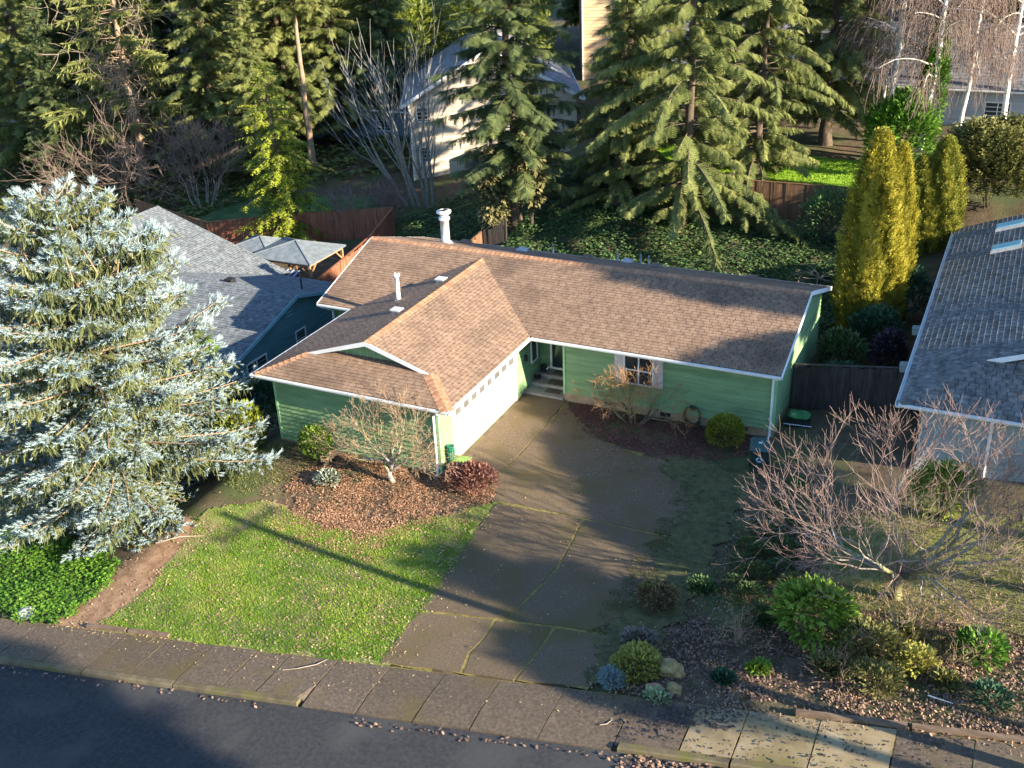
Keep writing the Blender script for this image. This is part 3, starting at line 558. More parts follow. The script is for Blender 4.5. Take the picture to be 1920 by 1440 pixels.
    for x in (3.42,4.98): sh=MB().box((x-.17,.505,1.24),(x+.17,.575,2.44)).build('shutter',mat('shutter_paint',(.5,.46,.42),(.62,.58,.54),scale=4,streak=((.4,.36,.33),2,.5,.7)),h); [MB().box((x-.13,.495,1.3+.09*k),(x+.13,.504,1.355+.09*k)).build('slat',MATS['shutter_paint'],sh) for k in range(12)]
    for x in (3.04,5.28,8.2): v=MB().box((x-.2,.53,.1),(x+.2,.552,.26)).build('foundation_vent',black_m,h)
    # downspouts
    MB().tube([(-.35,-6.6,2.66),(-.6,-6.32,2.5),(-.72,-6.26,2.35),(-.72,-6.26,.12),(-.72,-6.45,.03)],.045,8).build('downspout',white_m,h)
    MB().tube([(9.4,-.06,2.66),(9.3,.3,2.5),(9.2,.52,2.35),(9.2,.52,.1),(9.2,.35,.04)],.045,8).build('downspout',white_m,h)
    MB().tube([(-9.6,-.05,2.66),(-9.5,.3,2.45),(-9.4,.5,2.3),(-9.4,.5,-.8)],.045,8).build('downspout',white_m,h)
    # on the roof
    fl=MB().tube([(-7.3,6.75,3.4),(-7.3,6.75,4.65)],[.2,.2],14).build('chimney_flue',metal_m,h,True)
    MB().tube([(-7.3,6.75,4.62),(-7.3,6.75,4.72),(-7.3,6.75,4.73),(-7.3,6.75,4.9)],[.26,.26,.19,.19],14).build('collar',metal_m,fl,True); MB().tube([(-7.3,6.75,4.92),(-7.3,6.75,4.94),(-7.3,6.75,5.02),(-7.3,6.75,5.06)],[.33,.34,.34,.2],14).build('rain_cap',metal_m,fl,True); MB().tube([(-7.3,6.75,3.45),(-7.3,6.75,3.62)],[.36,.22],14).build('flashing',metal_m,fl,True)
    def pipe(x,y,z,r,hh,m,n='vent_pipe',cap=False):
        p=MB().tube([(x,y,z-.1),(x,y,z+hh)],[r,r],10).build(n,m,h,True); MB().tube([(x,y,z-.06),(x,y,z+.1)],[r*2,r*1.1],10).build('flashing',metal_m,p,True)
        if cap: MB().tube([(x,y,z+hh-.12),(x,y,z+hh-.1),(x,y,z+hh),(x,y,z+hh+.03)],[r*1.2,r*1.55,r*1.55,r*.9],10).build('rain_cap',m,p,True)
    lz=lambda x:HE+PT*(x+8)
    pipe(-5.68,-.1,lz(-5.68),.09,1.1,white_m,cap=True)
    rz=lambda y:HE+PT*(WM-y)
    for x,y in ((-2.6,8.2),(.35,8.55),(1.45,8.5),(1.9,8.3)): pipe(x,y,rz(y),.045,.45,metal_m)
    def vent(x,y,z,m,w=.36):
        v=MB().box((x-w/2,y-w/2,z-.06),(x+w/2,y+w/2,z+.1)); v.box((x-w/2-.05,y-w/2-.05,z+.1),(x+w/2+.05,y+w/2+.05,z+.14)); v.build('roof_vent',m,h)
    vent(-4.6,1.5,lz(-4.6),metal_m,.3); vent(-4.6,-1.95,lz(-4.6),metal_m,.3)
    for x,y,m in ((-7.0,8.0,capd_m),(-3.7,7.3,metal_m),(-.7,7.57,capd_m),(.9,8.3,metal_m),(2.5,7.5,capd_m),(6.6,7.4,capd_m)): vent(x,y,rz(y),m)
    return h
green_house()
def wallbox(h,poly,z0,z1,m,name='wall'): return MB().prism(poly,z0,z1).build(name,m,h)
# ---------------- left neighbour: ridge along y body plus gable wing towards us
def left_house():
    X,ya,za,p=-13.5,3.4,1.34,.285; w=5.16; ze=za-p*w; xe=-18.35
    h=thing('house','teal blue house with grey shingle roof beside the blue spruce','house',(0,0,0))
    r=Roof(h,deckg_m,shgl_m,tab=.33,ex=.16)
    xb=-26.8    # body ridge x
    pb=.33; zb=ze+pb*(xe-xb)
    # where the wing ridge meets the body slope
    xm=xe-(za-ze)/pb
    r.plane([(xe,ya-w),(X,ya-w),(X,ya),(xm,ya)],(X,ya-w),(1,0),p,ze)
    r.plane([(X,ya+w),(xe,ya+w),(xm,ya),(X,ya)],(X,ya+w),(-1,0),p,ze)
    yr=9.1
    r.plane([(xe,ya+w),(xe,yr),(xb,yr),(xb,ya+w),(xm,ya)][0:4]+[(xb,ya),(xm,ya)],(xe,ya+w),(0,1),pb,ze)
    r.plane([(xe,-5.5),(xe,ya-w),(xm,ya),(xb,ya),(xb,-5.5)],(xe,-5.5),(0,1),pb,ze)
    r.plane([(xb,yr),(xb-7.6,yr),(xb-7.6,-5.5),(xb,-5.5)],(xb-7.6,yr),(0,-1),pb,ze,noshingle=True)
    rf=r.finish(); caps(rf,(X,ya,za),(xm,ya,za),shgl_m); caps(rf,(xb,-5.5,zb),(xb,yr,zb),shgl_m)
    zg=-3.4; zu=lambda y:za-p*abs(y-ya)-.13
    gx=X-.35
    gw=MB().add([(x,y,z) for x in (gx,gx-.15) for y,z in ((ya-w+.4,zg),(ya+w-.4,zg),(ya+w-.4,zu(ya+w-.4)),(ya,zu(ya)),(ya-w+.4,zu(ya-w+.4)))],[(4,3,2,1,0),(5,6,7,8,9),(0,1,6,5),(1,2,7,6),(2,3,8,7),(3,4,9,8),(4,0,5,9)]).build('wall',teal_m,h)
    boards(gw,gx,ya-w+.4,gx,ya+w-.4,-2.6,1.3,teal_m,out=(1,0),top=lambda t:zu(ya-w+.4+t))
    wallbox(h,[(gx-.15,ya-w+.4),(xe+.2,ya-w+.4),(xe+.2,ya-w+.55),(gx-.15,ya-w+.55)],zg,zu(ya-w+.4)+.0,teal_m); wallbox(h,[(gx-.15,ya+w-.55),(xe+.2,ya+w-.55),(xe+.2,ya+w-.4),(gx-.15,ya+w-.4)],zg,zu(ya+w-.4),teal_m)
    wallbox(h,[(xe-.4,-5.1),(xe-.4,yr-.4),(-34,yr-.4),(-34,-5.1)],zg-.6,ze,teal_m)
    for s in (-1,1): MB().beam((X+.02,ya+s*(w+.02),ze-.05),(X+.02,ya,za-.05),.04,.17).build('rake_board',teal_trim,h)
    gutter(h,(xe,ya-w,ze-.01),(X,ya-w,ze-.01),(0,-1),teal_trim)
    window(h,(gx+.02,.3,-1.6),1.45,1.0,(1,0),white_m,mull=1); window(h,(gx+.02,3.65,-1.5),.8,1.0,(1,0),white_m,mull=0,cross=1)
    MB().box((gx+.005,2.8,.3),(gx+.03,3.25,.65)).build('gable_vent',teal_trim,h)
    MB().tube([(-14.6,5.2,.7),(-14.6,5.2,1.4)],.04,8).build('vent_pipe',black_m,h)
    MB().box((-18.2,3.9,1.1),(-17.8,4.3,1.35)).build('roof_vent',black_m,h)
left_house()
# ---------------- right neighbour
def right_house():
    h=thing('house','grey house with weathered shingles and two skylights beyond the bare fruit tree','house',(0,0,0))
    x0,y0,ze,p=13.58,-1.6,3.3,.36; W=11.; yr=16.6; d=2.3; xr=x0+W/2; zr=ze+p*W/2
    r=Roof(h,deckg_m,shg_m,tab=.30,ex=.2,thick=.035)
    r.plane([[(x0,y0),(x0+d,y0+d),(x0,y0+d)],[(x0,yr),(x0,y0+d),(xr,y0+d),(xr,yr)]],(x0,yr),(0,-1),p,ze)
    r.plane([(x0,y0),(x0+W,y0),(x0+W-d,y0+d),(x0+W-d-.3,y0+d+.3),(x0+d+.3,y0+d+.3),(x0+d,y0+d)],(x0,y0),(1,0),p,ze)
    r.plane([[(x0+W,y0),(x0+W,y0+d),(x0+W-d,y0+d)],[(x0+W,y0+d),(x0+W,yr),(xr,yr),(xr,y0+d)]],(x0+W,y0),(0,1),p,ze,noshingle=True)
    rf=r.finish(); caps(rf,(xr,y0+d,zr),(xr,yr,zr),shg_m); caps(rf,(x0+.03,y0+.03,ze),(x0+d,y0+d,ze+p*d),shg_m,w=.34,step=.3)
    gm=mat('siding_grey',(.25,.29,.28),(.33,.37,.36),scale=2,stretch=(.5,.5,3))
    MB().add([(x0+d+.3,y0+d+.28,ze+p*(d+.28)),(x0+W-d-.3,y0+d+.28,ze+p*(d+.28)),(xr,y0+d+.28,zr-.1),(x0+d+.3,y0+d+.4,ze+p*(d+.28)),(x0+W-d-.3,y0+d+.4,ze+p*(d+.28)),(xr,y0+d+.4,zr-.1)],[(0,1,2),(5,4,3),(0,3,4,1),(1,4,5,2),(2,5,3,0)]).build('gablet_wall',gm,h)
    for s,xa in ((1,x0+d),(-1,x0+W-d)): MB().beam((xa,y0+d-.02,ze+p*d-.04),(xr,y0+d-.02,zr-.04),.04,.16).build('rake_board',white_m,h)
    w1=wallbox(h,[(x0+.7,y0+.7),(x0+W-.7,y0+.7),(x0+W-.7,y0+.85),(x0+.7,y0+.85)],.2,ze+.1,gm); boards(w1,x0+.7,y0+.7,x0+W-.7,y0+.7,.6,3.2,gm,ex=.2)
    w2=wallbox(h,[(x0+.7,y0+.85),(x0+.85,y0+.85),(x0+.85,yr-.4),(x0+.7,yr-.4)],.2,ze+.1,gm); boards(w2,x0+.7,yr-.4,x0+.7,y0+.7,.6,3.2,gm,ex=.2,out=(-1,0))
    wallbox(h,[(x0+.85,yr-.55),(x0+W-.7,yr-.55),(x0+W-.7,yr-.4),(x0+.85,yr-.4)],.2,ze+.1,gm); wallbox(h,[(x0+W-.85,y0+.85),(x0+W-.7,y0+.85),(x0+W-.7,yr-.55),(x0+W-.85,yr-.55)],.2,ze+.1,gm)
    gutter(h,(x0,y0-.1,ze-.01),(x0,yr,ze-.01),(-1,0)); gutter(h,(x0,y0,ze-.01),(x0+W,y0,ze-.01),(0,-1))
    MB().tube([(x0+2.75,y0-.05,3.15),(x0+2.75,y0+.3,2.95),(x0+2.75,y0+.62,2.8),(x0+2.75,y0+.62,.7)],.05,8).build('downspout',white_m,h)
    lz=lambda x:ze+p*(x-x0)
    for y in (12.1,15.05):
        xa,xb=15.25,16.35; c=MB().prism([(xa,y-.35),(xb,y-.35),(xb,y+.35),(xa,y+.35)],lambda x,yy:lz(x)-.05,lambda x,yy:lz(x)+.17).build('skylight',metal_m,h)
        MB().prism([(xa+.05,y-.3),(xb-.05,y-.3),(xb-.05,y+.3),(xa+.05,y+.3)],lambda x,yy:lz(x)+.16,lambda x,yy:lz(x)+.2).build('pane',glass_b,c)
    for x,y,k in ((16.8,9.6,.4),(16.9,6.3,.45),(16.9,1.8,.5)): MB().tube([(x,y,lz(x)-.05),(x,y,lz(x)+k)],.06,8).build('vent_pipe',metal_m,h)
    for y in (6.0,2.6): MB().beam((x0+.7,y,2.75),(x0-.45,y,2.6),.3,.28).build('rafter_tail',gm,h)
    window(h,(x0+4.6,y0+.68,1.6),1.5,1.1,(0,-1),white_m)
right_house()
# ------------------------------------------------------------ vegetation
def norm(a): return a/np.maximum(np.linalg.norm(a,axis=-1,keepdims=True),1e-9)
def frames(D,rg,upb=None):
    D=norm(D); ref=np.tile([0,0,1.],(len(D),1)) if upb is None else upb
    ref=ref+rg.normal(0,.25,ref.shape); S=norm(np.cross(ref,D)); U=np.cross(D,S); return D,S,U
def inst(T,tris,P,D,S,U,sc,scw=None):
    """place template T (k,3: along D,S,U) n times"""
    if scw is None: scw=sc
    V=P[:,None,:]+ (T[None,:,0:1]*sc[:,None,None])*D[:,None,:]+(T[None,:,1:2]*scw[:,None,None])*S[:,None,:]+(T[None,:,2:3]*scw[:,None,None])*U[:,None,:]
    n,k=V.shape[:2]; F=(np.arange(n)[:,None,None]*k+tris[None]).reshape(-1,3); return V.reshape(-1,3),F
def tmpl_frond(n=5,w=.36,th=.075,droop=.12):
    V=[];F=[]
    def tri(a,b,c): i=len(V); V.extend([a,b,c]); F.append((i,i+1,i+2))
    dz=lambda x:-droop*x*x
    tri((0,-th*.5,0),(0,th*.5,0),(1,0,dz(1)))
    for i in range(n):
        x=.12+.75*i/(n-1); L=w*(1-.75*(x-.1)); 
        for s in (-1,1): tri((x-th*.8,0,dz(x)),(x+th*.8,0,dz(x)),(x+L*.75,s*L,dz(x)-.25*L))
    return np.array(V),np.array(F)
def tmpl_brush(n=7,w=.16):
    V=[];F=[]
    rr=random.Random(3)
    for i in range(n):
        a=2*math.pi*i/n*2.4; x=.0+.55*i/(n-1); b=i*len(V)*0+len(V)
        c,s=math.cos(a),math.sin(a); V.extend([(x,-.035*s,.035*c),(x+.1,.035*s,-.035*c),(x+.46,w*c*1.0,w*s)]); F.append((b,b+1,b+2))
    b=len(V); V.extend([(0,-.04,0),(0,.04,0),(1.05,0,.03)]); F.append((b,b+1,b+2)); b=len(V); V.extend([(0,0,-.04),(0,0,.04),(1.05,0,.03)]); F.append((b,b+1,b+2))
    return np.array(V),np.array(F)
TB2=tmpl_brush(9,.24); TF=tmpl_frond(7,.44,.075,.16); TFH=tmpl_frond(6,.4,.08,.32); TB=tmpl_brush()
TLEAF=(np.array([(0,0,0),(.45,.24,.05),(1,0,-.06),(.45,-.24,.05)]),np.array([(0,1,2),(0,2,3)]))
TSPRAY=tmpl_frond(3,.42,.13,.1)
def tubes(name,segs,n=4):
    """segs: list of (p0,p1,r0,r1)"""
    A=np.array([s[0] for s in segs],float); B=np.array([s[1] for s in segs],float); r0=np.array([s[2] for s in segs]); r1=np.array([s[3] for s in segs])
    D=norm(B-A); ref=np.where(np.abs(D[:,2:3])>.9,np.array([[1.,0,0]]),np.array([[0,0,1.]])); S=norm(np.cross(ref,D)); U=np.cross(D,S); m=len(A)
    t=np.arange(n)*2*math.pi/n; ring=S[:,None,:]*np.cos(t)[None,:,None]+U[:,None,:]*np.sin(t)[None,:,None]
    V=np.concatenate([A[:,None]+ring*r0[:,None,None],B[:,None]+ring*r1[:,None,None]],1)
    j=np.arange(n); f=np.stack([j,(j+1)%n,(j+1)%n+n,j+n],1); F=(np.arange(m)[:,None,None]*2*n+f[None]).reshape(-1,4)
    return npmesh(name,V.reshape(-1,3),F,smooth=True)
def rv(rg,s=1.): return Vector((rg.gauss(0,s),rg.gauss(0,s),rg.gauss(0,s)))
def trunk_mesh(h,r0,r1,rg,lean=(0,0),n=10,wob=.08,flare=1.5,z0=-.4):
    pts=[];rs=[];k=max(5,int(h/1.2)); ox=oy=0
    for i in range(k+1):
        t=i/k; ox+=rg.gauss(0,wob)*(t>0); oy+=rg.gauss(0,wob)*(t>0); pts.append((lean[0]*t*h+ox,lean[1]*t*h+oy,z0+t*(h-z0))); rs.append((r0+(r1-r0)*t)*(1+(flare-1)*max(0,1-t*9)))
    return pts,rs
def at_h(pts,z):
    for a,b in zip(pts,pts[1:]):
        if z<=b[2]: t=(z-a[2])/(b[2]-a[2]); return Vector(a).lerp(Vector(b),max(0,t))
    return Vector(pts[-1])
def conifer_mesh(seed,h,rad_,zb=.12,prof=None,whorl=.55,nb=6,slope0=.1,droop=.18,frond=.8,fstep=.42,hang=0.,tm=None,tops=None,gap=0.,tr=.28,dens=1.,lean=(0,0),wob=.08,inner=.25,fwide=1.,up_tip=0.,ragged=.12):
    rg=random.Random(seed); ng=np.random.default_rng(seed); pts,rs=trunk_mesh(h,tr,.03,rg,lean,wob=wob)
    tk=MB().tube(pts,rs,10); segs=[]; P=[];D=[];Sc=[];Rn=[];In=[]
    prof=prof or (lambda t:(1-t)**.75*(.55+.45*min(1,t/.15+.3)))
    leads=tops or [(0,0,1.)]
    z=h*zb
    while z<h-.15:
        t=(z/h-zb)/(1-zb); L0=rad_*prof(t); k=max(3,int(nb*(.6+.4*(1-t))+rg.random())); a0=rg.random()*6.28
        for j in range(k):
            if rg.random()<gap: continue
            a=a0+6.28*j/k+rg.gauss(0,.3); L=L0*rg.uniform(.65-ragged,1.18+ragged*.4)+.1; zz=z+rg.uniform(-.5,.5)*whorl; p=at_h(pts,max(.2,min(h-.05,zz))); 
            s0=slope0+.9*max(0,t-.55)+rg.gauss(0,.08); dr=droop*rg.uniform(.7,1.3); n=max(2,int(L/.45)); az=rg.gauss(0,.12); tone=rg.gauss(0,.12)
            prev=p; dh=Vector((math.cos(a),math.sin(a),0)); sd=Vector((-dh.y,dh.x,0))
            def bp(u):
                d=L*u; return p+dh*d+sd*(az*d*u)+Vector((0,0,s0*d-dr*d*d/ max(1.5,rad_)*1.0+up_tip*d*u**3))
            for i in range(1,n+1):
                u=i/n; c=bp(u); segs.append((prev,c,.012+.05*L/4*(1-u)+.004,.012+.05*L/4*(1-u-1/n))); prev=c
            m=max(2,int(L/fstep*dens))
            for i in range(m):
                u=(i+rg.random())/m
                if u<inner: continue
                c=bp(u); tan=(bp(min(1,u+.05))-bp(u-.05)).normalized(); fl=frond*(1-.45*u)*(.55+.45*min(1,L/2))*rg.uniform(.7,1.25)
                for s in (-1,1):
                    ang=rg.uniform(.6,1.1); dd=tan*math.cos(ang)+sd*s*math.sin(ang)+Vector((0,0,-hang*rg.random()+rg.gauss(0,.1)))
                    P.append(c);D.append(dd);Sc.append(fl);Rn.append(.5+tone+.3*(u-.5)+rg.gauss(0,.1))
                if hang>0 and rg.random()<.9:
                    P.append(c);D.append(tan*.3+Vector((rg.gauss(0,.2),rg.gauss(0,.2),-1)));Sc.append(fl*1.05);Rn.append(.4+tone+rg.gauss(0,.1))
            P.append(bp(.97));D.append((bp(1)-bp(.9)));Sc.append(frond*.7*rg.uniform(.7,1.2));Rn.append(.75+tone)
        z+=whorl*(.7+.3*(1-t))
    for i in range(5): P.append(at_h(pts,h-.1*i));D.append(Vector((rg.gauss(0,.3),rg.gauss(0,.3),1)));Sc.append(frond*.6);Rn.append(.7)
    P=np.array(P);D=np.array(D);Sc=np.array(Sc);Rn=np.clip(np.array(Rn),0,1)
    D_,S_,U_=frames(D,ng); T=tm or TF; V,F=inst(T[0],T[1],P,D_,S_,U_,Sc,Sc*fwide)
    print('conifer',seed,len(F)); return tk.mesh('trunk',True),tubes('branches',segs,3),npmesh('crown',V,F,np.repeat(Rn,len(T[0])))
def put_tree(name,label,cat,meshes,mats,loc,rz=0,sc=1.,group=None,names=('trunk','branches','crown'),szz=None):
    t=thing(name,label,cat,(loc[0],loc[1],loc[2] if len(loc)>2 else H(loc[0],loc[1])),rz,group); t.scale=(sc,sc,szz or sc)
    for nm,me,m in zip(names,meshes,mats):
        for e in (me if isinstance(me,list) else [me]):
            if e is not None: link(nm,e,m,t)
    return t
# ---- bare branching trees
def bare_mesh(seed,stems,depth,ratio=.72,spread=.6,kids=3,up=.15,wander=.18,rmin=.006,twigdens=3,tdrop=0.,seglen=.35,maxseg=20000):
    """stems: list of (pos,dir,length,radius). returns trunk mesh, branch mesh, twig mesh"""
    rg=random.Random(seed); TR=[];BR=[];TW=[]
    def grow(p,d,L,r,lev):
        if len(TR)+len(BR)+len(TW)>maxseg: return
        n=max(2,int(L/seglen)); q=Vector(p); dd=Vector(d).normalized(); out=TR if lev==0 else (BR if r>rmin*2.2 else TW); pts=[]
        for i in range(n):
            dd=(dd+rv(rg,wander)+Vector((0,0,up if r>rmin*2 else up-tdrop))*.25).normalized(); e=q+dd*(L/n); ra=r*(1-.45*i/n); rb=r*(1-.45*(i+1)/n); out.append((q,e,ra,rb)); q=e; pts.append((q.copy(),dd.copy(),rb))
        if lev>=depth: return
        k=kids if lev else kids+1
        for j in range(k):
            i=n-1 if j==0 else rg.randint(n//3,n-1); q2,d2,r2=pts[i]
            ax=d2.orthogonal().normalized(); ax.rotate(Matrix.Rotation(rg.random()*6.28,3,d2)); a=spread*rg.uniform(.55,1.3)*(.5 if j==0 else 1)
            nd=(d2*math.cos(a)+ax*math.sin(a)); grow(q2,nd,L*ratio*rg.uniform(.7,1.15),max(rmin,r2*(.75 if j==0 else .55)),lev+1)
    TM=[]
    for (p,d,L,r) in stems:
        grow(Vector(p),Vector(d),L,r,0); TM.append(tubes('trunk',TR,8)); TR.clear()
    return TM,(tubes('branches',BR,5) if BR else None),(tubes('twigs',TW,3) if TW else None)
def crown_tree(label,loc,z0,z1,rx,ry,n,size,m,seed,name='pine_tree'):
    ng=np.random.default_rng(seed); g=H(*loc); t=thing(name,label,'tree',(loc[0],loc[1],g)); c=(z0+z1)/2-g; rz=(z1-z0)/2
    d=norm(ng.normal(0,1,(n,3))); r=ng.random(n)[:,None]**(1/2.4); P=d*r*np.array([rx,ry,rz])+np.array([0,0,c]); D=ng.normal(0,1,(n,3))*np.array([1,1,.5])+d*.6; a,b,e=frames(D,ng); Sc=size*ng.uniform(.7,1.2,n)
    V,F=inst(TF[0],TF[1],P-a*Sc[:,None]*.5,a,b,e,Sc,Sc*1.5); MB().tube([(0,0,-.3),(.1,0,c*.5),(0,0,c+rz*.7)],[.3,.24,.08],10).build('trunk',barkp_m,t,True)
    segs=[]
    for i in range(14): a_=i*2.4; b_=Vector((0,0,c-rz*.8+rz*.1*i)); segs.append((b_,b_+Vector((math.cos(a_)*rx*.8,math.sin(a_)*ry*.8,rz*.3)),.08,.03))
    link('branches',tubes('branches',segs,5),barkp_m,t); link('crown',npmesh('crown',V,F,np.repeat(ng.random(n),len(TF[0]))),m,t)
# ---- leafy shrubs
def shrub_mesh(seed,rx,ry,rz,n,leaf,T=TLEAF,lumps=9,shell=.55,upb=.5,stems=10,rs=.012,cone=0.,droop=0.,lumpamp=.28,wide=1.):
    ng=np.random.default_rng(seed); rg=random.Random(seed)
    C=norm(ng.normal(0,1,(lumps,3))); C[:,2]=np.abs(C[:,2])*.9; C=norm(C)
    d=norm(ng.normal(0,1,(n,3))); d[:,2]=np.where(d[:,2]<-.35,-d[:,2],d[:,2]); near=(d@C.T).max(1); rr=(1-lumpamp)+lumpamp*smv((near-.6)/.4)
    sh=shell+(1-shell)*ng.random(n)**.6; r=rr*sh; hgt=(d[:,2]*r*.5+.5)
    k=1-cone*np.clip(hgt,0,1)**1.2
    P=np.stack([d[:,0]*r*rx*k,d[:,1]*r*ry*k,(d[:,2]*r+.62)*rz/1.62*1.0],1); P[:,2]=np.maximum(P[:,2],.03)
    D=d*np.array([1,1,.7])+np.array([0,0,upb-droop])+ng.normal(0,.45,(n,3)); D_,S_,U_=frames(D,ng); Sc=leaf*ng.uniform(.6,1.3,n)
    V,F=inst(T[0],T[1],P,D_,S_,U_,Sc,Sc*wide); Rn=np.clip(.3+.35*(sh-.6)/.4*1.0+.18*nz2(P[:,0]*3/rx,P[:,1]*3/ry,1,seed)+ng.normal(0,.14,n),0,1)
    segs=[]
    for i in range(stems):
        a=rg.random()*6.28; e=Vector((math.cos(a)*rx*.6*rg.random(),math.sin(a)*ry*.6*rg.random(),rz*rg.uniform(.5,.85))); mid=e*.5+rv(rg,.08*rx); b=Vector((rg.gauss(0,.05),rg.gauss(0,.05),-.1)); segs+=[(b,mid,rs*1.6,rs),(mid,e,rs,rs*.5)]
    return tubes('stems',segs,4),npmesh('foliage',V,F,np.repeat(Rn,len(T[0])))
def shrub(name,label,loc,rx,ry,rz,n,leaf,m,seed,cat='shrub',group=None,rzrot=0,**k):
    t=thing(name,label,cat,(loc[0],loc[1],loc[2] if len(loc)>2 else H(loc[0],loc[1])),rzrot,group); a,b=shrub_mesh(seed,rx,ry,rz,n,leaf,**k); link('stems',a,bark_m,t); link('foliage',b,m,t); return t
# ================= blue spruce, front left
def blue_spruce():
    rg=random.Random(5); ng=np.random.default_rng(5); h=12.4; t=thing('blue_spruce_tree','huge blue spruce with silvery tips at the left edge of the lawn','tree',(-11.7,-10.1,H(-11.7,-10.1)))
    pts,rs=trunk_mesh(h,.34,.05,rg,wob=.05); MB().tube(pts,rs,10).build('trunk',bark_m,t,True); segs=[]
    P=[];D=[];Sc=[];Rn=[];P2=[];D2=[];S2=[];R2=[]
    def branch(p,a,L,s0,dr,tone):
        dh=Vector((math.cos(a),math.sin(a),0)); sd=Vector((-dh.y,dh.x,0)); az=rg.gauss(0,.1)
        bp=lambda u:p+dh*(L*u)+sd*(az*L*u*u)+Vector((0,0,s0*L*u-dr*L*u*u*1.0+.14*L*u**4))
        n=max(2,int(L/.5)); prev=p
        for i in range(1,n+1): c=bp(i/n); segs.append((prev,c,.012+.03*L/4*(1-i/n)+.01,.012+.03*L/4*(1-i/n))); prev=c
        m=max(3,int(L/.145))
        for i in range(m):
            u=.16+.84*(i+rg.random())/m; c=bp(u); tan=(bp(min(1,u+.04))-bp(u-.04)).normalized(); hw=.95*(1-.6*u)*min(1,L/3)+.2
            for s in (-1,1):
                # side shoot carrying brushes
                ang=rg.uniform(.7,1.15); sdv=(tan*math.cos(ang)+sd*s*math.sin(ang)+Vector((0,0,rg.uniform(-.25,.05)))).normalized(); hl=hw*rg.uniform(.5,1.15); kk=max(1,int(hl/.16))
                for q in range(kk+1):
                    v=(q+.4)/(kk+1); c2=c+sdv*(hl*v)+Vector((rg.gauss(0,.03),rg.gauss(0,.03),-.1*hl*v*v+rg.gauss(0,.03)))
                    tip=max(u,.1)*.6+v*.55
                    if rg.random()<tip*1.05-.13+.16*tone:
                        P.append(c2);D.append(sdv*.8+tan*.5+Vector((rg.gauss(0,.4),rg.gauss(0,.4),.35+rg.gauss(0,.35))));Sc.append(rg.uniform(.15,.29));Rn.append(.3+.35*v+.2*u+tone*.2+rg.gauss(0,.13))
                    else:
                        P2.append(c2);D2.append(sdv*.5+tan*.2+Vector((rg.gauss(0,.3),rg.gauss(0,.3),-.7)));S2.append(rg.uniform(.22,.42));R2.append(.35+.4*tip+rg.gauss(0,.16))
            if rg.random()<.55: P2.append(c);D2.append(Vector((rg.gauss(0,.25),rg.gauss(0,.25),-1)));S2.append(rg.uniform(.4,.75));R2.append(.3+rg.gauss(0,.18))
        for i in range(3): P.append(bp(.97));D.append((bp(1)-bp(.92)).normalized()+rv(rg,.3));Sc.append(.36);Rn.append(.75)
    z=.55
    while z<h-.25:
        tt=z/h; L0=6.1*(1-tt)**.58*min(1,.62+tt*2.0); k=10 if tt<.75 else 7; a0=rg.random()*6.28
        for j in range(k):
            a=a0+6.28*j/k+rg.gauss(0,.25); far=math.cos(a-2.2)   # sides turned away from every view stay lighter
            L=max(.35,L0*rg.uniform(.72,1.16)); branch(at_h(pts,z+rg.uniform(-.2,.2)),a,L,.12+.75*max(0,tt-.45)+rg.gauss(0,.06),.26*(1-tt)+rg.gauss(0,.03),rg.gauss(0,.5))
        z+=.5 if tt<.6 else .38
    # second leaders near the top
    for (dx,dy,hh) in ((1.3,.5,1.6),(2.1,1.0,1.2),(.7,-.6,1.2),(-1.2,.3,1.2)):
        b=Vector((dx,dy,h-2.6)); top=b+Vector((.1,.05,hh)); segs.append((b-Vector((dx*.8,dy*.8,1.2)),b,.06,.05)); segs.append((b,top,.05,.02))
        for i in range(26):
            u=rg.random(); a=rg.random()*6.28; branch(b.lerp(top,u),a,.3+.7*(1-u),.5,.1,.5)
    for i in range(34): # bare candle shoots at the top
        a=rg.random()*6.28; r=rg.random()*2.2; b=Vector((math.cos(a)*r+.5,math.sin(a)*r,h-1.3-r*.55+rg.random()*.4)); segs.append((b,b+Vector((rg.gauss(0,.12),rg.gauss(0,.12),rg.uniform(.5,.9))),.03,.012))
    link('branches',tubes('branches',segs,4),barkp_m,t)
    for nm,PP,DD,SS,RR,m,T,wd in (('needle_tips',P,D,Sc,Rn,spr_tip,TB2,1.15),('old_needles',P2,D2,S2,R2,spr_old,TB,1.3)):
        PP=np.array(PP);DD=np.array(DD);SS=np.array(SS); a,b,c=frames(DD,ng); V,F=inst(T[0],T[1],PP,a,b,c,SS,SS*wd); link(nm,npmesh(nm,V,F,np.repeat(np.clip(RR,0,1),len(T[0]))),m,t)
    print('spruce tris',len(P)*len(TB[1])+len(P2)*len(TFH[1]))
blue_spruce()
# ================= bare trees
def bare(name,label,loc,stems,mats,seed,names=('trunk','branches','twigs'),rz=0,cat='tree',**k):
    return put_tree(name,label,cat,bare_mesh(seed,stems,**k),mats,loc,rz,names=names)
st=[((0,0,-.2),(0,0,1),.85,.12)]
for i in range(7):
    a=i*.9+.2; st.append(((0,0,.5+.04*i),(math.cos(a)*.85,math.sin(a)*.85,.45+.35*(i%3)),1.2,.055))
bare('maple_tree','bare Japanese maple with mossy pale twigs before the garage wall',(-1.93,-7.24),st,(barkg_m,barkmoss_m,twig_tan),11,depth=5,ratio=.7,spread=.72,kids=3,up=.22,wander=.2,rmin=.0065,seglen=.2,maxseg=30000)
st=[((.08*d,0,-.2),(d,-.1-.15*(i%2),1.0),1.2,.06) for i,d in enumerate((-1.0,-.65,-.3,.1,.45,.8))]
bare('maple_tree','bare Japanese maple with orange twigs before the front window',(4.35,-.25),st,(bark_m,barkmoss_m,twig_or),12,depth=5,ratio=.72,spread=.75,kids=3,up=.17,wander=.2,rmin=.0065,seglen=.2,maxseg=40000)
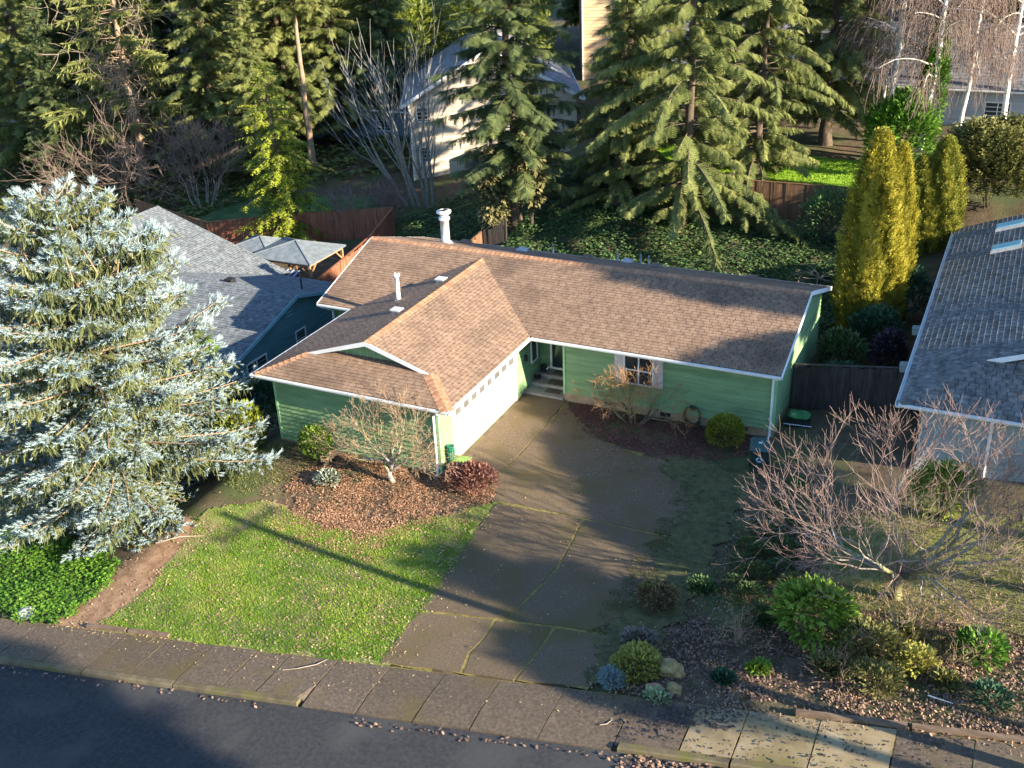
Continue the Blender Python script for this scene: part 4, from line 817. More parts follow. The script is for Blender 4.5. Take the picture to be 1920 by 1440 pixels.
st=[((0,0,-.2),(0,0,1),1.0,.2)]
for i in range(9):
    a=i*2*math.pi/9+.3; st.append(((0,0,.55+.05*i),(math.cos(a)*.95,math.sin(a)*.95,.3+.4*(i%3)),1.75,.085))
bare('plum_tree','large bare fruit tree with purple twigs in the right front yard',(14.75,-8.4),st,(barkmoss_m,barkg_m,twig_red),14,rz=2.4,depth=5,ratio=.77,spread=.66,kids=3,up=.42,wander=.15,rmin=.007,seglen=.3,maxseg=40000)
st=[((.3*i-.7,.2*math.sin(i*2),-.3),(d,.12*math.sin(i),1),4.2,.13) for i,d in enumerate((-.75,-.55,-.4,-.25,-.08,.08,.2))]
bare('alder_tree','clump of leaning bare grey stems behind the chimney flue',(-18.2,22.4),st,(barkg_m,barkg_m,mat('twig_grey',(.2,.19,.17),(.36,.34,.31),scale=2)),15,depth=3,ratio=.8,spread=.4,kids=3,up=.25,wander=.06,rmin=.016,seglen=.6)
bare('bare_bush','leafless brown bush behind the grey roofed house at left',(-34.5,21),[((.5*math.cos(i),.5*math.sin(i),-.2),(math.cos(i*1.1)*.6,math.sin(i*1.1)*.6,1),2.2,.07) for i in range(9)],(barkg_m,barkg_m,twig_birch),16,depth=4,ratio=.8,spread=.6,kids=3,up=.1,wander=.15,rmin=.016,seglen=.5)
bare('bare_bush','leafless reddish brown brush under the tall left conifers',(-40,19.5),[((.8*math.cos(i),.8*math.sin(i),-.2),(math.cos(i*1.3)*.7,math.sin(i*1.3)*.7,1),2.6,.06) for i in range(10)],(bark_m,bark_m,twig_birch),17,depth=4,ratio=.8,spread=.7,kids=3,up=.05,wander=.15,rmin=.016,seglen=.5)
bare('bare_bush','leafless bush with pink twigs in front of the alder clump',(-20.3,19.6),[((.4*math.cos(i),.4*math.sin(i),-.2),(math.cos(i*1.3)*.8,math.sin(i*1.3)*.8,1),1.2,.04) for i in range(8)],(bark_m,twig_red,twig_red),18,depth=4,ratio=.78,spread=.7,kids=3,up=.05,wander=.15,rmin=.012,seglen=.4)
bare('dead_snag','pale dead branch heap in the dark rear yard',(8.3,13.6,H(8.3,13.6)+.7),[((0,0,0),(math.cos(i*1.2),math.sin(i*1.2)*.5,.4),.7,.03) for i in range(9)],(dead_m,dead_m,dead_m),19,cat='branch',depth=2,ratio=.7,spread=.7,kids=2,up=-.5,wander=.2,rmin=.01,seglen=.2)
def birch(label,loc,seed,h,lean,n_l,r0,gap0=.3,strands=1500,crown=4.2):
    rg=random.Random(seed); t=thing('birch_tree',label,'tree',(loc[0],loc[1],H(*loc))); pts,rs=trunk_mesh(h,r0,.05,rg,lean,wob=.05,flare=1.2); MB().tube(pts,rs,10).build('trunk',birch_m,t,True)
    L=[];S=[]
    for i in range(n_l):
        z=h*(gap0+(1-gap0)*rg.random()); a=rg.random()*6.28; d=Vector((math.cos(a),math.sin(a),rg.uniform(.2,.7))); p=at_h(pts,z); n=7; q=p.copy(); ln=crown*rg.uniform(.4,1.1)*(1.15-z/h*.6)
        for k in range(n):
            d=(d+rv(rg,.12)+Vector((0,0,-.16*(k/n)))).normalized(); e=q+d*ln/n; L.append((q,e,.045*(1-k/n)+.012,.045*(1-(k+1)/n)+.012)); q=e
            for m in range(int(strands/n_l/n)):
                c=q+rv(rg,.3); dd=(d*.6+rv(rg,.35)+Vector((0,0,-.3))).normalized(); 
                for s in range(4): dd=(dd+Vector((0,0,-.55))+rv(rg,.12)).normalized(); e2=c+dd*rg.uniform(.25,.5); S.append((c,e2,.011,.009)); c=e2
    link('branches',tubes('branches',L,4),mat('birch_limb',(.4,.34,.28),(.62,.56,.48),scale=3),t); link('twigs',tubes('twigs',S,3),twig_birch,t); return t
birch('white birch trunk with hanging twigs behind the golden arborvitae',(8.9,27.3),21,17,(.012,0),26,.2)
birch('leaning birch wrapped in ivy at the upper right',(10.6,25.6),22,15,(.05,.02),26,.17)
birch('weeping birch with a curtain of brown twigs at the right edge',(14.5,29.5),23,14,(0,0),30,.17,strands=2200,crown=5)
birch('weeping birch between the ivy birch and the right edge',(12.4,28.4),25,15,(.01,0),26,.13,strands=2000,crown=4.5)
birch('farther weeping birch at the top right corner',(17.5,33),26,16,(-.01,0),28,.15,strands=1800,crown=5)
birch('thin birch stem left of the thick white birch',(8.3,27.9),24,13,(-.012,0),12,.09,strands=700,crown=3)
# ================= conifers
FIR1=conifer_mesh(31,23,3.9,fwide=1.3,zb=.12,whorl=.5,nb=7,frond=.82,fstep=.19,hang=.3,droop=.22,tr=.3)
FIR2=conifer_mesh(32,22,4.3,fwide=1.3,zb=.08,whorl=.55,nb=7,frond=.86,fstep=.2,hang=.45,droop=.3,tr=.32,gap=.08)
HEM=conifer_mesh(33,21,5.8,fwide=1.4,zb=.07,whorl=.62,nb=8,frond=.76,fstep=.125,hang=.9,droop=.5,tr=.3,tm=TFH,gap=.3,ragged=.3,slope0=.12,prof=lambda t:(1-t)**.6*(.8+.2*math.sin(t*23)))
PINE=conifer_mesh(34,22,5.4,zb=.2,whorl=.8,nb=6,frond=1.1,fstep=.36,hang=.1,droop=.1,tr=.34,gap=.25,inner=.45,tm=TB,fwide=2.4)
CEDAR=conifer_mesh(35,10.6,2.7,zb=.05,whorl=.36,nb=7,frond=.75,fstep=.3,hang=.8,droop=.35,tr=.17,tm=TSPRAY,prof=lambda t:(1-t)**.6)
HIGH=conifer_mesh(36,25,3.6,fwide=1.3,zb=.6,whorl=.6,nb=7,frond=1.25,fstep=.36,hang=.3,droop=.2,tr=.36,wob=.03)
def con(label,loc,ms,fm,rz=0,sc=1.,bark=bark_m,name='fir_tree',group=None,szz=None):
    return put_tree(name,label,'tree',ms,(bark,bark,fm),loc,rz,sc,group,szz=szz)
con('dark fir rising behind the chimney flue in front of the beige gable',(-8.3,16.3),FIR1,fird_m,.4)
con('broad drooping hemlock behind the middle of the brown roof',(.5,17.2),HEM,hem_m,1.9,.93,name='hemlock_tree')
con('second drooping hemlock behind the right side of the broad one',(3.4,21.5),HEM,hem_m,4.4,.8,name='hemlock_tree')
con('third drooping conifer filling the gap right of the tan wall',(-5.8,28.8),HEM,hem_m,5.6,.7,name='hemlock_tree')
con('drooping conifer between the dark fir and the broad hemlock',(-3.4,18.6),HEM,fird_m,3.1,.66,name='hemlock_tree')
con('fir standing left of the white birch trunk on the raised lawn',(5.4,29.2),FIR2,hem_m,2.2,.95)
con('dark fir with bare trunk above the middle hemlock',(-.4,30.4),FIR1,fird_m,3.0,1.05)
con('slender fir left of the broad hemlock above the ivy bank',(-3.6,20.5),FIR2,hem_m,.9,.62)
con('yellow green cedar above the red left fence',(-24.4,17.2),CEDAR,ced_m,.3,name='cedar_tree')
con('tall pine with long bare tan trunk at upper left',(-37.9,31.2),HIGH,fir_m,1.1,1.0,barkp_m,'pine_tree')
con('ragged pine with many dead pale limbs at upper left',(-42.5,23.8),PINE,pine_m,.7,1.0,barkp_m,'pine_tree')
con('dark fir at the left edge behind the blue spruce',(-53.5,24.5),FIR2,fir_m,.1,.95)
con('fir between the bare tan trunk and the cedar',(-33.5,30.5),FIR2,fir_m,4.0,1.0)
con('reddish trunked fir above the yellow green cedar',(-29.5,27.0),HIGH,fir_m,2.0,.72,barkp_m)
con('fir right of the ragged pine at upper left',(-41.5,35),FIR2,fir_m,2.7,1.05)
con('fir standing close behind the tall bare trunk',(-36,37),FIR1,hem_m,.7,1.0)
con('fir left of the ragged pine',(-48,29),FIR2,fir_m,1.7,.95)
con('olive fir above the blue grey house at top left',(-30.5,32),FIR2,pine_m,5.1,.85)
con('fir squeezed between bare trunk and yellow green tree',(-27,33.5),FIR1,fir_m,.2,.8)
con('conifer left of the cedar behind the leafless bush',(-31.5,24.5),FIR2,fir_m,3.6,.62)
con('low fir behind the reddish brown brush',(-46,20.5),FIR1,pine_m,1.2,.62)
con('fir at the top left behind the ragged pine',(-51,35),FIR1,pine_m,5.0,1.1)
# dead limbs of the ragged pine are part of the tree
def dead_limbs(tree,seed,z0,z1,n,L):
    rg=random.Random(seed); segs=[]
    for i in range(n):
        a=rg.random()*6.28; q=Vector((0,0,rg.uniform(z0,z1))); d=Vector((math.cos(a),math.sin(a),rg.uniform(-.1,.35))); ln=L*rg.uniform(.5,1.1)
        for k in range(6):
            d=(d+rv(rg,.2)+Vector((0,0,-.1))).normalized(); e=q+d*ln/6; segs.append((q,e,.05*(1-k/7),.05*(1-(k+1)/7)))
            for m in range(3):
                c=e; dd=(d+rv(rg,.8)).normalized()
                for s in range(3): dd=(dd+rv(rg,.3)+Vector((0,0,-.12))).normalized(); f=c+dd*.45; segs.append((c,f,.02,.014)); c=f
            q=e
    link('dead_limbs',tubes('dead_limbs',segs,3),dead_m,tree)
for o in [o for o in bpy.data.objects if o.get('label','').startswith('ragged pine')]: dead_limbs(o,3,2.5,12,46,5.2)
lime=shrub_mesh(41,4.6,4.2,11,11000,.42,T=TSPRAY,lumps=22,shell=.35,stems=14,rs=.07,lumpamp=.4)
put_tree('yellow_green_tree','yellow green leafy tree left of the beige gable house','tree',lime,(bark_m,lime_m),(-28.5,38,H(-28.5,38)),0,1,names=('stems','foliage'))
put_tree('yellow_green_tree','yellow green leafy tree at the top edge above the alder stems','tree',lime,(bark_m,lime_m),(-21.5,41,H(-21.5,41)),2.,1.05,names=('stems','foliage'))
# wood that closes the view, each tree on its own
k=0; rg=random.Random(77)
far=[(-57,30),(-39,42),(-45,38),(-32,40),(-50,44),(-26,50),(-14,60),(-8,54),(-63,36),(-37,26),(-60,24),(-35,33),(14,46),(-60,40),(-66,30),(-46,46),(-40,52),(-54,56),(-34,46),(-30,57),(-44,64),(-22,62),(-12,66),(-6,58),(0,50),(5,60),(12,54),(17,48),(20,60),(9,70),(-1,74),(-16,78),(-34,74),(-58,70),(-72,50),(-78,36),(-26,86),(2,88),(20,80),(-50,86),(-70,76),(24,44),(-64,20),(-74,22)]
for (x,y) in far:
    con(('olive fir','dark green fir','yellowish green fir')[k%3]+' in the wood that closes the view at the top',(x,y),(FIR1,FIR2)[k%2],(fir_m,fird_m,hem_m)[k%3],rg.random()*6.28,rg.uniform(.8,1.1),group=('olive','dark green','yellowish green')[k%3]+' firs of the wood at the top'); k+=1
# ================= arborvitae columns
def column_mesh(seed,h,rr,n,size,T=TSPRAY,lob=5):
    ng=np.random.default_rng(seed); t=ng.random(n)**.85; a=ng.uniform(0,2*math.pi,n)
    lobes=1+.16*np.sin(a*lob+t*7+seed)+.12*np.sin(a*(lob+4)-t*17)+.08*np.sin(a*9+t*31); r=rr*np.clip((1-t**2.6),0,1)**.75*(.72+.28*np.clip(t*5,0,1))*lobes*(1-.22*ng.random(n)**2)
    P=np.stack([np.cos(a)*r,np.sin(a)*r,t*h],1); D=np.stack([np.cos(a)*.75,np.sin(a)*.75,np.full(n,.9)],1)+ng.normal(0,.35,(n,3)); up=np.stack([np.cos(a),np.sin(a),np.zeros(n)],1)
    D_,S_,U_=frames(D,ng,up); Sc=size*ng.uniform(.6,1.3,n); V,F=inst(T[0],T[1],P,D_,S_,U_,Sc); Rn=np.clip(.5+.25*np.sin(a*lob+t*7+seed)+.15*nz2(P[:,2]*3,a*2,1,seed)+ng.normal(0,.15,n),0,1)
    tk=MB().tube([(0,0,-.2),(0,0,h*.5),(0,0,h*.93)],[.14,.1,.02],8).mesh('trunk',True); return tk,npmesh('foliage',V,F,np.repeat(Rn,len(T[0])))
CO1=column_mesh(51,8.7,1.12,11000,.3); CO2=column_mesh(52,5.2,.95,7500,.3)
def col(label,loc,ms,m,rz=0,sc=1.,szz=None): return put_tree('arborvitae_tree',label,'tree',ms,(bark_m,m),loc,rz,sc,None,('trunk','foliage'),szz)
col('tallest golden arborvitae column beside the right end of the brown roof',(10.75,10.2),CO1,arb_m,.3)
col('slimmer golden arborvitae column fused to the right of the tallest one',(11.5,11.0),CO1,arb_m,2.,.72,.9)
col('golden arborvitae column near the far corner of the skylight roof',(12.75,16.9),CO2,arbd_m,1.,.95)
col('golden arborvitae column left of the one by the skylight roof',(11.85,16.6),CO2,arbd_m,4.,.8,.85)
shrub('bamboo','yellowish feathery bamboo clump at the right edge behind the skylight roof',(14.6,19.5),2.3,1.9,4.2,5000,.5,olive_m,61,T=TSPRAY,upb=.8,cat='bamboo')
shrub('laurel_bush','glossy evergreen bush around the foot of the white birch',(9.9,25.2),2.0,1.7,4.4,4200,.32,ivy_m,62)
shrub('ivy_column','ivy climbing the leaning birch trunk',(11.0,26.0),.75,.75,7.6,2600,.26,ivy_m,63,cat='ivy',lumps=14)
for i,(x,y,rx,h,m,lab) in enumerate([(10.6,6.2,1.0,2.0,heath_m,'mid green shrub beside the right gable wall of the green house'),(11.6,8.3,1.2,2.2,lau_m,'dark shrub at the foot of the tallest arborvitae'),(12.3,11.6,1.0,2.6,lau_m,'dark shrub under the slimmer arborvitae'),(12.4,6.6,.8,1.9,mat('wine_shrub_leaves',(.03,.02,.03),(.08,.05,.06),(.05,.035,.045),attr=True,scale=.4),'dark wine coloured shrub between the two houses'),(11.0,4.0,.9,1.5,lau_m,'low dark shrub by the side gate'),(9.9,13.9,1.3,2.0,ivyd_m,'dark bush left of the arborvitae in the rear yard'),(7.8,17.3,1.5,2.6,ivyd_m,'ivy covered bush at the right end of the brown rear fence')]):
    shrub('shrub',lab,(x,y),rx,rx*.9,h,1500,.2,m,70+i)
# ================= shrubs left of the garage
shrub('laurel_bush','dark laurel bush in the gap between green house and teal house',(-9.9,-4.3),1.5,1.5,2.6,2600,.2,lau_m,81)
shrub('rhododendron','yellow green rhododendron peeping out behind the blue spruce',(-8.9,-6.7),.95,.95,2.3,1500,.2,box_m,82)
shrub('shrub','dark green low shrub behind the spruce skirt',(-8.7,-7.9),.7,.7,.9,700,.14,lau_m,83)
shrub('camellia','small leafy evergreen with dead twigs against the garage wall',(-5.3,-6.95),.65,.55,1.35,1100,.15,rho_m,84)
shrub('lavender','low grey green mound on the leaf covered bed',(-4.0,-8.15),.5,.45,.5,700,.12,mat('grey_green_leaves',(.12,.14,.09),(.34,.36,.27),(.22,.25,.17),attr=True,scale=.4),85)
shrub('barberry','reddish brown barberry bush at the garage corner',(.75,-6.55),.95,.85,.95,3200,.12,bar_m,86,stems=26,shell=.3)
# palm
def palm(loc,top):
    t=thing('windmill_palm','windmill palm with yellow green fans between spruce and teal house','palm',(loc[0],loc[1],H(*loc))); z=top-H(*loc); MB().tube([(0,0,-.2),(.05,0,z*.5),(0,0,z)],[.13,.12,.11],8).build('trunk',bark_m,t,True); rg=random.Random(4)
    for i in range(13):
        a=i*2.4; el=rg.uniform(-.25,.9); d=Vector((math.cos(a)*math.cos(el),math.sin(a)*math.cos(el),math.sin(el))); p=Vector((0,0,z)); q=p+d*.6; mb=MB().tube([p,q],[.02,.012],4,False); s=d.cross(Vector((0,0,1))).normalized(); u=s.cross(d)
        for j in range(17):
            b=(j-8)/8*1.9; e=d*math.cos(b)+s*math.sin(b); L=.62*(1-.2*abs(b)/1.9); w=s*math.cos(b)*.035-d*math.sin(b)*.035; mid=q+e*L*.55+u*.03; mb.add([q,mid-w,q+e*L-u*.06,mid+w],[(0,1,2),(0,2,3)])
        o=mb.build('frond',palm_m,t)
palm((-12.4,-4.9),2.3)
# ================= front wall planting
shrub('boxwood','round yellow green clipped boxwood by the green front wall',(7.85,-.5),.68,.68,1.12,4200,.1,box_m,91,lumps=30,lumpamp=.1,shell=.75)
# ================= right front bed
rg=random.Random(9)
mound=[shrub_mesh(100+i,.5,.45,.5,650,.11,lumps=16,lumpamp=.12,shell=.7,stems=4) for i in range(3)]
for i,(x,y,s,lab) in enumerate([(10.5,-4.2,.7,'topmost'),(10.75,-4.95,.8,'second from the top'),(10.35,-5.6,.7,'third from the top'),(10.8,-6.1,1.0,'largest upper'),(10.35,-6.75,.8,'fifth from the top'),(10.85,-7.25,1.05,'largest middle'),(10.4,-7.85,.85,'seventh from the top'),(10.9,-8.45,1.0,'largest lower'),(10.5,-9.0,.8,'ninth from the top'),(11.0,-9.5,.9,'lowest'),(11.3,-5.4,.85,'upper outer'),(11.4,-6.8,.95,'middle outer'),(11.5,-8.0,.95,'lower outer')]):
    put_tree('low_mound_shrub',lab+' low rounded shrub of the row edging the right of the driveway','shrub',mound[i%3],(bark_m,(heath_m,fol('mound_moss_leaves',(.05,.075,.02),(.15,.18,.05),(.09,.12,.03)))[i%3==1]),(x,y,H(x,y)),rg.random()*6,s,'row of low mound shrubs',('stems','foliage'))
shrub('spiraea','reddish twiggy heath shrub at the right driveway edge',(8.75,-10.6),.7,.5,.75,1900,.1,mat('heath_red_leaves',(.08,.035,.03),(.23,.17,.06),(.14,.09,.04),attr=True,scale=.6),111,stems=20)
shrub('rhododendron','glossy bright green rhododendron below the bare fruit tree',(12.95,-10.9),1.05,.9,1.75,1500,.24,rho_m,112,droop=.3,lumps=16)
shrub('azalea','yellowish low azalea right of the rhododendron',(14.35,-11.4),.95,.8,1.0,1800,.13,olive_m,113,stems=20)
shrub('azalea','thin olive shrub close to the sidewalk kerb at right',(14.75,-12.5),.7,.6,.7,900,.12,olive_m,114,stems=20)
for i,(x,y,r,h_,m,lab) in enumerate([(13.6,-12.35,.5,.6,olive_m,'scruffy olive plant left of the kerbside shrub'),(15.5,-11.6,.6,.75,gold_m,'golden scruffy shrub below the strap leaves'),(15.1,-10.4,.5,.6,olive_m,'olive tuft at the foot of the fruit tree'),(12.0,-12.6,.3,.25,rho_m,'small green weed in the brown leaves'),(11.3,-13.3,.35,.25,lau_m,'dark weed clump near the sidewalk leaves'),(16.2,-11.9,.35,.4,olive_m,'small olive plant by the white stake'),(11.6,-10.6,.5,.5,heath_m,'green tuft left of the rhododendron'),(9.6,-9.3,.45,.3,ivyd_m,'flat green patch at the driveway edge above the heath shrub'),(12.2,-9.0,.6,.7,olive_m,'olive scrub behind the rhododendron')]):
    shrub('scrub_plant',lab,(x,y),r,r*.85,h_,int(500+700*r),.12,m,160+i,stems=18,shell=.2,lumpamp=.45,cat='plant')
bare('twig_shrub','leafless straggly shrub under the fruit tree by the strap leaves',(15.3,-9.6),[((.1*math.cos(i),.1*math.sin(i),-.1),(math.cos(i*1.3)*.8,math.sin(i*1.3)*.8,.8),.6,.014) for i in range(12)],(twig_tan,twig_tan,twig_tan),171,cat='shrub',depth=3,ratio=.75,spread=.6,kids=2,up=.05,wander=.25,rmin=.006,seglen=.2)
for i,(x,y,lab) in enumerate([(13.4,-9.7,'tangle of bare stems between rhododendron and fruit tree trunk'),(16.6,-9.4,'tangle of bare stems right of the fruit tree trunk'),(13.9,-12.55,'dry twiggy tangle close to the timber edging'),(11.3,-11.7,'dry twiggy tangle on the leaves left of the rhododendron'),(16.0,-11.1,'dry twiggy tangle between the golden shrub and the right edge')]):
    bare('twig_shrub',lab,(x,y),[((.12*math.cos(k),.12*math.sin(k),-.1),(math.cos(k*1.3+i)*.8,math.sin(k*1.3+i)*.8,.7),.5,.013) for k in range(11)],(twig_tan,twig_tan,twig_tan),180+i,cat='shrub',depth=3,ratio=.75,spread=.7,kids=2,up=.05,wander=.3,rmin=.006,seglen=.18)
shrub('leafy_plant','fresh green leafy plant at the right edge of the bed',(16.9,-10.5),.6,.6,.6,420,.2,ivy_m,115)
shrub('leafy_plant','small dark green plant at the right edge by the kerb',(17.2,-12.2),.45,.45,.4,300,.16,lau_m,116)
shrub('juniper','golden green heath patch beside the rocks',(9.15,-13.5),.65,.75,.5,1700,.12,gold_m,117,stems=16)
shrub('heather','grey twiggy heather patch above the golden heath',(8.85,-12.5),.5,.4,.4,900,.11,mat('heather_grey',(.1,.08,.07),(.27,.22,.18),(.17,.14,.11),attr=True,scale=.6),118,stems=26)
shrub('dwarf_spruce','tiny blue dwarf spruce at the corner of driveway and sidewalk',(8.75,-14.2),.34,.34,.42,700,.13,dwarf_m,119,T=TB)
shrub('succulent','pale green creeping plant in leaves beside the sidewalk',(10.0,-14.75+.35),.35,.25,.2,220,.12,mat('pale_green_leaves',(.16,.24,.1),(.34,.42,.22),attr=True),120)
shrub('shrub','yellow green shrub in front of the grey skylight house',(15.4,-3.6),1.15,1.0,2.0,1800,.18,lime_m,121)
def strap(loc,label,n,L,m,seed):
    rg=random.Random(seed); mb=MB()
    for i in range(n):
        a=rg.random()*6.28; d=Vector((math.cos(a),math.sin(a),0)); s=Vector((-d.y,d.x,0))*.018; p=[Vector((rg.gauss(0,.06),rg.gauss(0,.06),0))+d*(L*t)+Vector((0,0,L*(1.5*t-1.6*t*t))) for t in (0,.35,.7,1)]
        vs=[]; 
        for k,c in enumerate(p): w=s*(1-.3*k); vs+=[c-w,c+w]
        mb.add(vs,[(0,1,3,2),(2,3,5,4),(4,5,7,6)])
    o=mb.build('strap_leaf_plant',m); o.location=(loc[0],loc[1],H(*loc)); tag(o,label,'plant')
strap((15.95,-10.3),'clump of pale strap leaves under the bare fruit tree',60,.6,grass_dry,3); strap((10.9,-2.6),'green fern like clump near the dark refuse bin',40,.6,rho_m,4)
def ivy_patch(name,label,poly,n,leaf,m,seed,hgt=.2,zoff=0.):
    P=scatter(poly,n,seed,edge=.5); ng=np.random.default_rng(seed); bump=hgt*(.5+.5*nz2(P[:,0],P[:,1],1.7,seed)); z=Hn(P[:,0],P[:,1])+.02+bump*ng.random(n)+zoff
    D=ng.normal(0,1,(n,3)); D[:,2]=.15; P3=np.stack([P[:,0],P[:,1],z],1); D_,S_,U_=frames(D,ng); Sc=leaf*ng.uniform(.6,1.3,n); V,F=inst(TLEAF[0],TLEAF[1],P3,D_,S_,U_,Sc,Sc*1.6)
    tag(link(name,npmesh(name,V,F,np.repeat(np.clip(.5+.3*nz2(P[:,0],P[:,1],2.2,seed)+ng.normal(0,.18,n),0,1),4)),m),label,'ivy',kind='stuff')
ivy_patch('ivy_ground_cover','bright ivy ground cover at the lower left by the sidewalk',[(-16,-17.6),(-8.2,-16.75),(-8,-15.2),(-9,-13.2),(-14,-12),(-18,-13)],14000,.11,ivy_m,131,.35)
ivy_patch('ivy_bank','dark ivy covering the bank behind the house',[(-19,19.5),(-15.5,15),(-11,13),(-4,12.2),(2.5,12.6),(3,18.3),(-3,21),(-8,24),(-15,24.5)],33000,.17,ivyd_m,132,.6)
ivy_patch('ivy_bank','dark weeds and ivy in the right rear yard below the brown fence',[(2.5,12.2),(9.5,10),(10,16),(8,18.2),(3,18.3)],8500,.17,ivyd_m,133,.4)
ivy_patch('undergrowth','rough undergrowth beneath the upper left trees',[(-60,14),(-37,15),(-30,24),(-20,27),(-22,34),(-60,34)],9000,.45,fir_m,134,.7)
for i,(x,y,h_,lab) in enumerate([(-9.3,15.6,5.6,'shaggy vine covered trunk left of the dark fir foot'),(-7.3,16.0,6.2,'shaggy vine covered trunk right of the dark fir foot')]):
    t=shrub('vine_column',lab,(x,y),.85,.8,h_,2200,.3,mat('vine_brown_leaves',(.06,.06,.02),(.22,.19,.08),(.13,.12,.04),attr=True,scale=.4),140+i,cat='vine',lumps=16,droop=.9)
# ================= shade trees standing to the right, outside the picture
for lab,loc,z0,z1,rx,ry,n in [('tall umbrella pine right of the picture whose shadow lies on the roof',(34,2.7),11.7,19.2,2.8,3.3,4200),('flat topped pine right of the picture shading the eave corner',(34.4,-3.3),11.3,13.1,2.6,2.7,1900),('spreading pine right of the picture shading the front yard',(33.8,-6.4),9.2,12.1,2.6,2.8,2700),('low pine right of the picture shading the driveway',(34,-9.3),9.0,11.0,2.4,2.3,2200),('tall pine across the road right of the picture',(30,-27.2),9.9,16.8,3.5,3.9,2600),('smaller pine across the road right of the picture',(24,-29.8),8.9,13.4,3,3.4,1600)]:
    crown_tree(lab,loc,z0,z1,rx,ry,n,1.15,fird_m,int(loc[1]*10)+900)
CONE=conifer_mesh(38,9.4,1.9,zb=.76,whorl=.3,nb=10,frond=1.1,fstep=.2,hang=.4,droop=.2,tr=.22,inner=.05,fwide=1.5)
con('slim fir right of the picture shading the lower driveway',(34,-15.0),CONE,fird_m)
crown_tree('small round pine right of the picture shading the driveway corner',(34,-17.4),9.6,11.3,1.3,1.1,500,.8,fird_m,77)
# ------------------------------------------------------------ background houses
def gable_front(name,label,x0,x1,y0,y1,zb,ze,rise,wm,rm,ex=.25,over=.45,shingle=None,win=(),place=None):
    h=thing(name,label,'house',(0,0,0)); xc=(x0+x1)/2; p=rise/((x1-x0)/2); zu=lambda x:ze+rise-p*abs(x-xc)
    w=MB().add([(x,y,z) for y in (y0,y1) for x,z in ((x0,zb),(x1,zb),(x1,ze),(xc,ze+rise),(x0,ze))],[(0,1,2,3,4),(9,8,7,6,5),(1,0,5,6),(2,1,6,7),(0,4,9,5)]).build('wall',wm,h)
    boards(w,x0,y0,x1,y0,zb+.3,ze+rise,wm,ex=ex,top=lambda t:zu(x0+t)); boards(w,x1,y0,x1,y1,zb+.3,ze,wm,ex=ex,out=(1,0))
    r=Roof(h,rm,shingle or rm,tab=.5,ex=.28,cap=0,thick=.03); xo0,xo1=x0-over,x1+over; zo=ze-p*over+.12; ya,yb=y0-over,y1+over
    r.plane([(xo1,ya),(xo1,yb),(xc,yb),(xc,ya)],(xo1,ya),(0,1),p,zo); r.plane([(xo0,yb),(xo0,ya),(xc,ya),(xc,yb)],(xo0,yb),(0,-1),p,zo); r.finish()
    for a,b in ((xo0,xc),(xo1,xc)): MB().beam((a,ya-.02,zo-.05),(b,ya-.02,zo+p*(xc-xo0)-.05),.05,.2).build('rake_board',white_m,h)
    gutter(h,(xo0,ya,zo-.02),(xo0,yb,zo-.02),(-1,0)); gutter(h,(xo1,ya,zo-.02),(xo1,yb,zo-.02),(1,0))
    for (x,z,ww,hh) in win: window(h,(x,y0-.02,z),ww,hh,(0,-1),white_m,mull=1 if ww>1 else 0)
    MB().box((x0-.03,y0-.04,zb),(x0+.1,y0-.001,ze)).build('corner_board',white_m,h)
    if place: h.location=(place[0],place[1],0); h.rotation_euler=(0,0,rad(place[2]))
    return h
beige=mat('siding_beige',(.50,.42,.32),(.6,.52,.41),scale=2,stretch=(.4,.4,3)); rgrey=mat('shingle_far_grey',(.16,.16,.17),(.3,.3,.31),(.23,.23,.24),scale=3,vary=.15,island=True)
gable_front('house','beige gable house with white rake behind the alder stems',0,10.8,0,11,.1,5.3,3.15,beige,rgrey,win=((.85,4.05,.75,1.0),(.85,1.4,.75,1.0),(7.5,4.6,1.3,1.1)),place=(-20.3,25.6,28))
tanm=mat('siding_tan',(.44,.31,.17),(.55,.4,.24),scale=2,stretch=(.4,.4,3))
gable_front('house','tall tan house at the top edge right of the beige gable',0,7,0,9,0,13.5,2.5,tanm,rgrey,win=((4.2,10.2,1.2,1.4),(4.2,7,1.2,1.4)),place=(-17.4,48,24))
def eave_front(label,x0,x1,y0,y1,zb,ze,rise,wm,rm,win=(),sh=None,ex=.25):
    h=thing('house',label,'house',(0,0,0)); yc=(y0+y1)/2; p=rise/((y1-y0)/2); zu=lambda y:ze+rise-p*abs(y-yc)
    w=MB().add([(x,y,z) for x in (x0,x1) for y,z in ((y0,zb),(y1,zb),(y1,ze),(yc,ze+rise),(y0,ze))],[(4,3,2,1,0),(5,6,7,8,9),(0,5,9,4),(0,1,6,5),(1,2,7,6)]).build('wall',wm,h)
    boards(w,x0,y0,x1,y0,zb+.2,ze,wm,ex=ex); boards(w,x1,y0,x1,y1,zb+.2,ze+rise,wm,ex=ex,out=(1,0),top=lambda t:zu(y0+t))
    o=.5; zo=ze-p*o+.12; r=Roof(h,rm,sh or rm,tab=.5,ex=.28,cap=0,thick=.03)
    r.plane([(x0-o,y0-o),(x1+o,y0-o),(x1+o,yc),(x0-o,yc)],(x0-o,y0-o),(1,0),p,zo); r.plane([(x1+o,y1+o),(x0-o,y1+o),(x0-o,yc),(x1+o,yc)],(x1+o,y1+o),(-1,0),p,zo,noshingle=True); r.finish()
    gutter(h,(x0-o,y0-o,zo-.02),(x1+o,y0-o,zo-.02),(0,-1))
    for s,ya in ((0,y0-o),(1,y1+o)): MB().beam((x1+o+.02,ya,zo-.05),(x1+o+.02,yc,zo+p*(yc-y0+o)-.05),.05,.2).build('rake_board',white_m,h)
    for (x,z,ww,hh) in win: window(h,(x,y0-.02,z),ww,hh,(0,-1),white_m,mull=1)
    return h
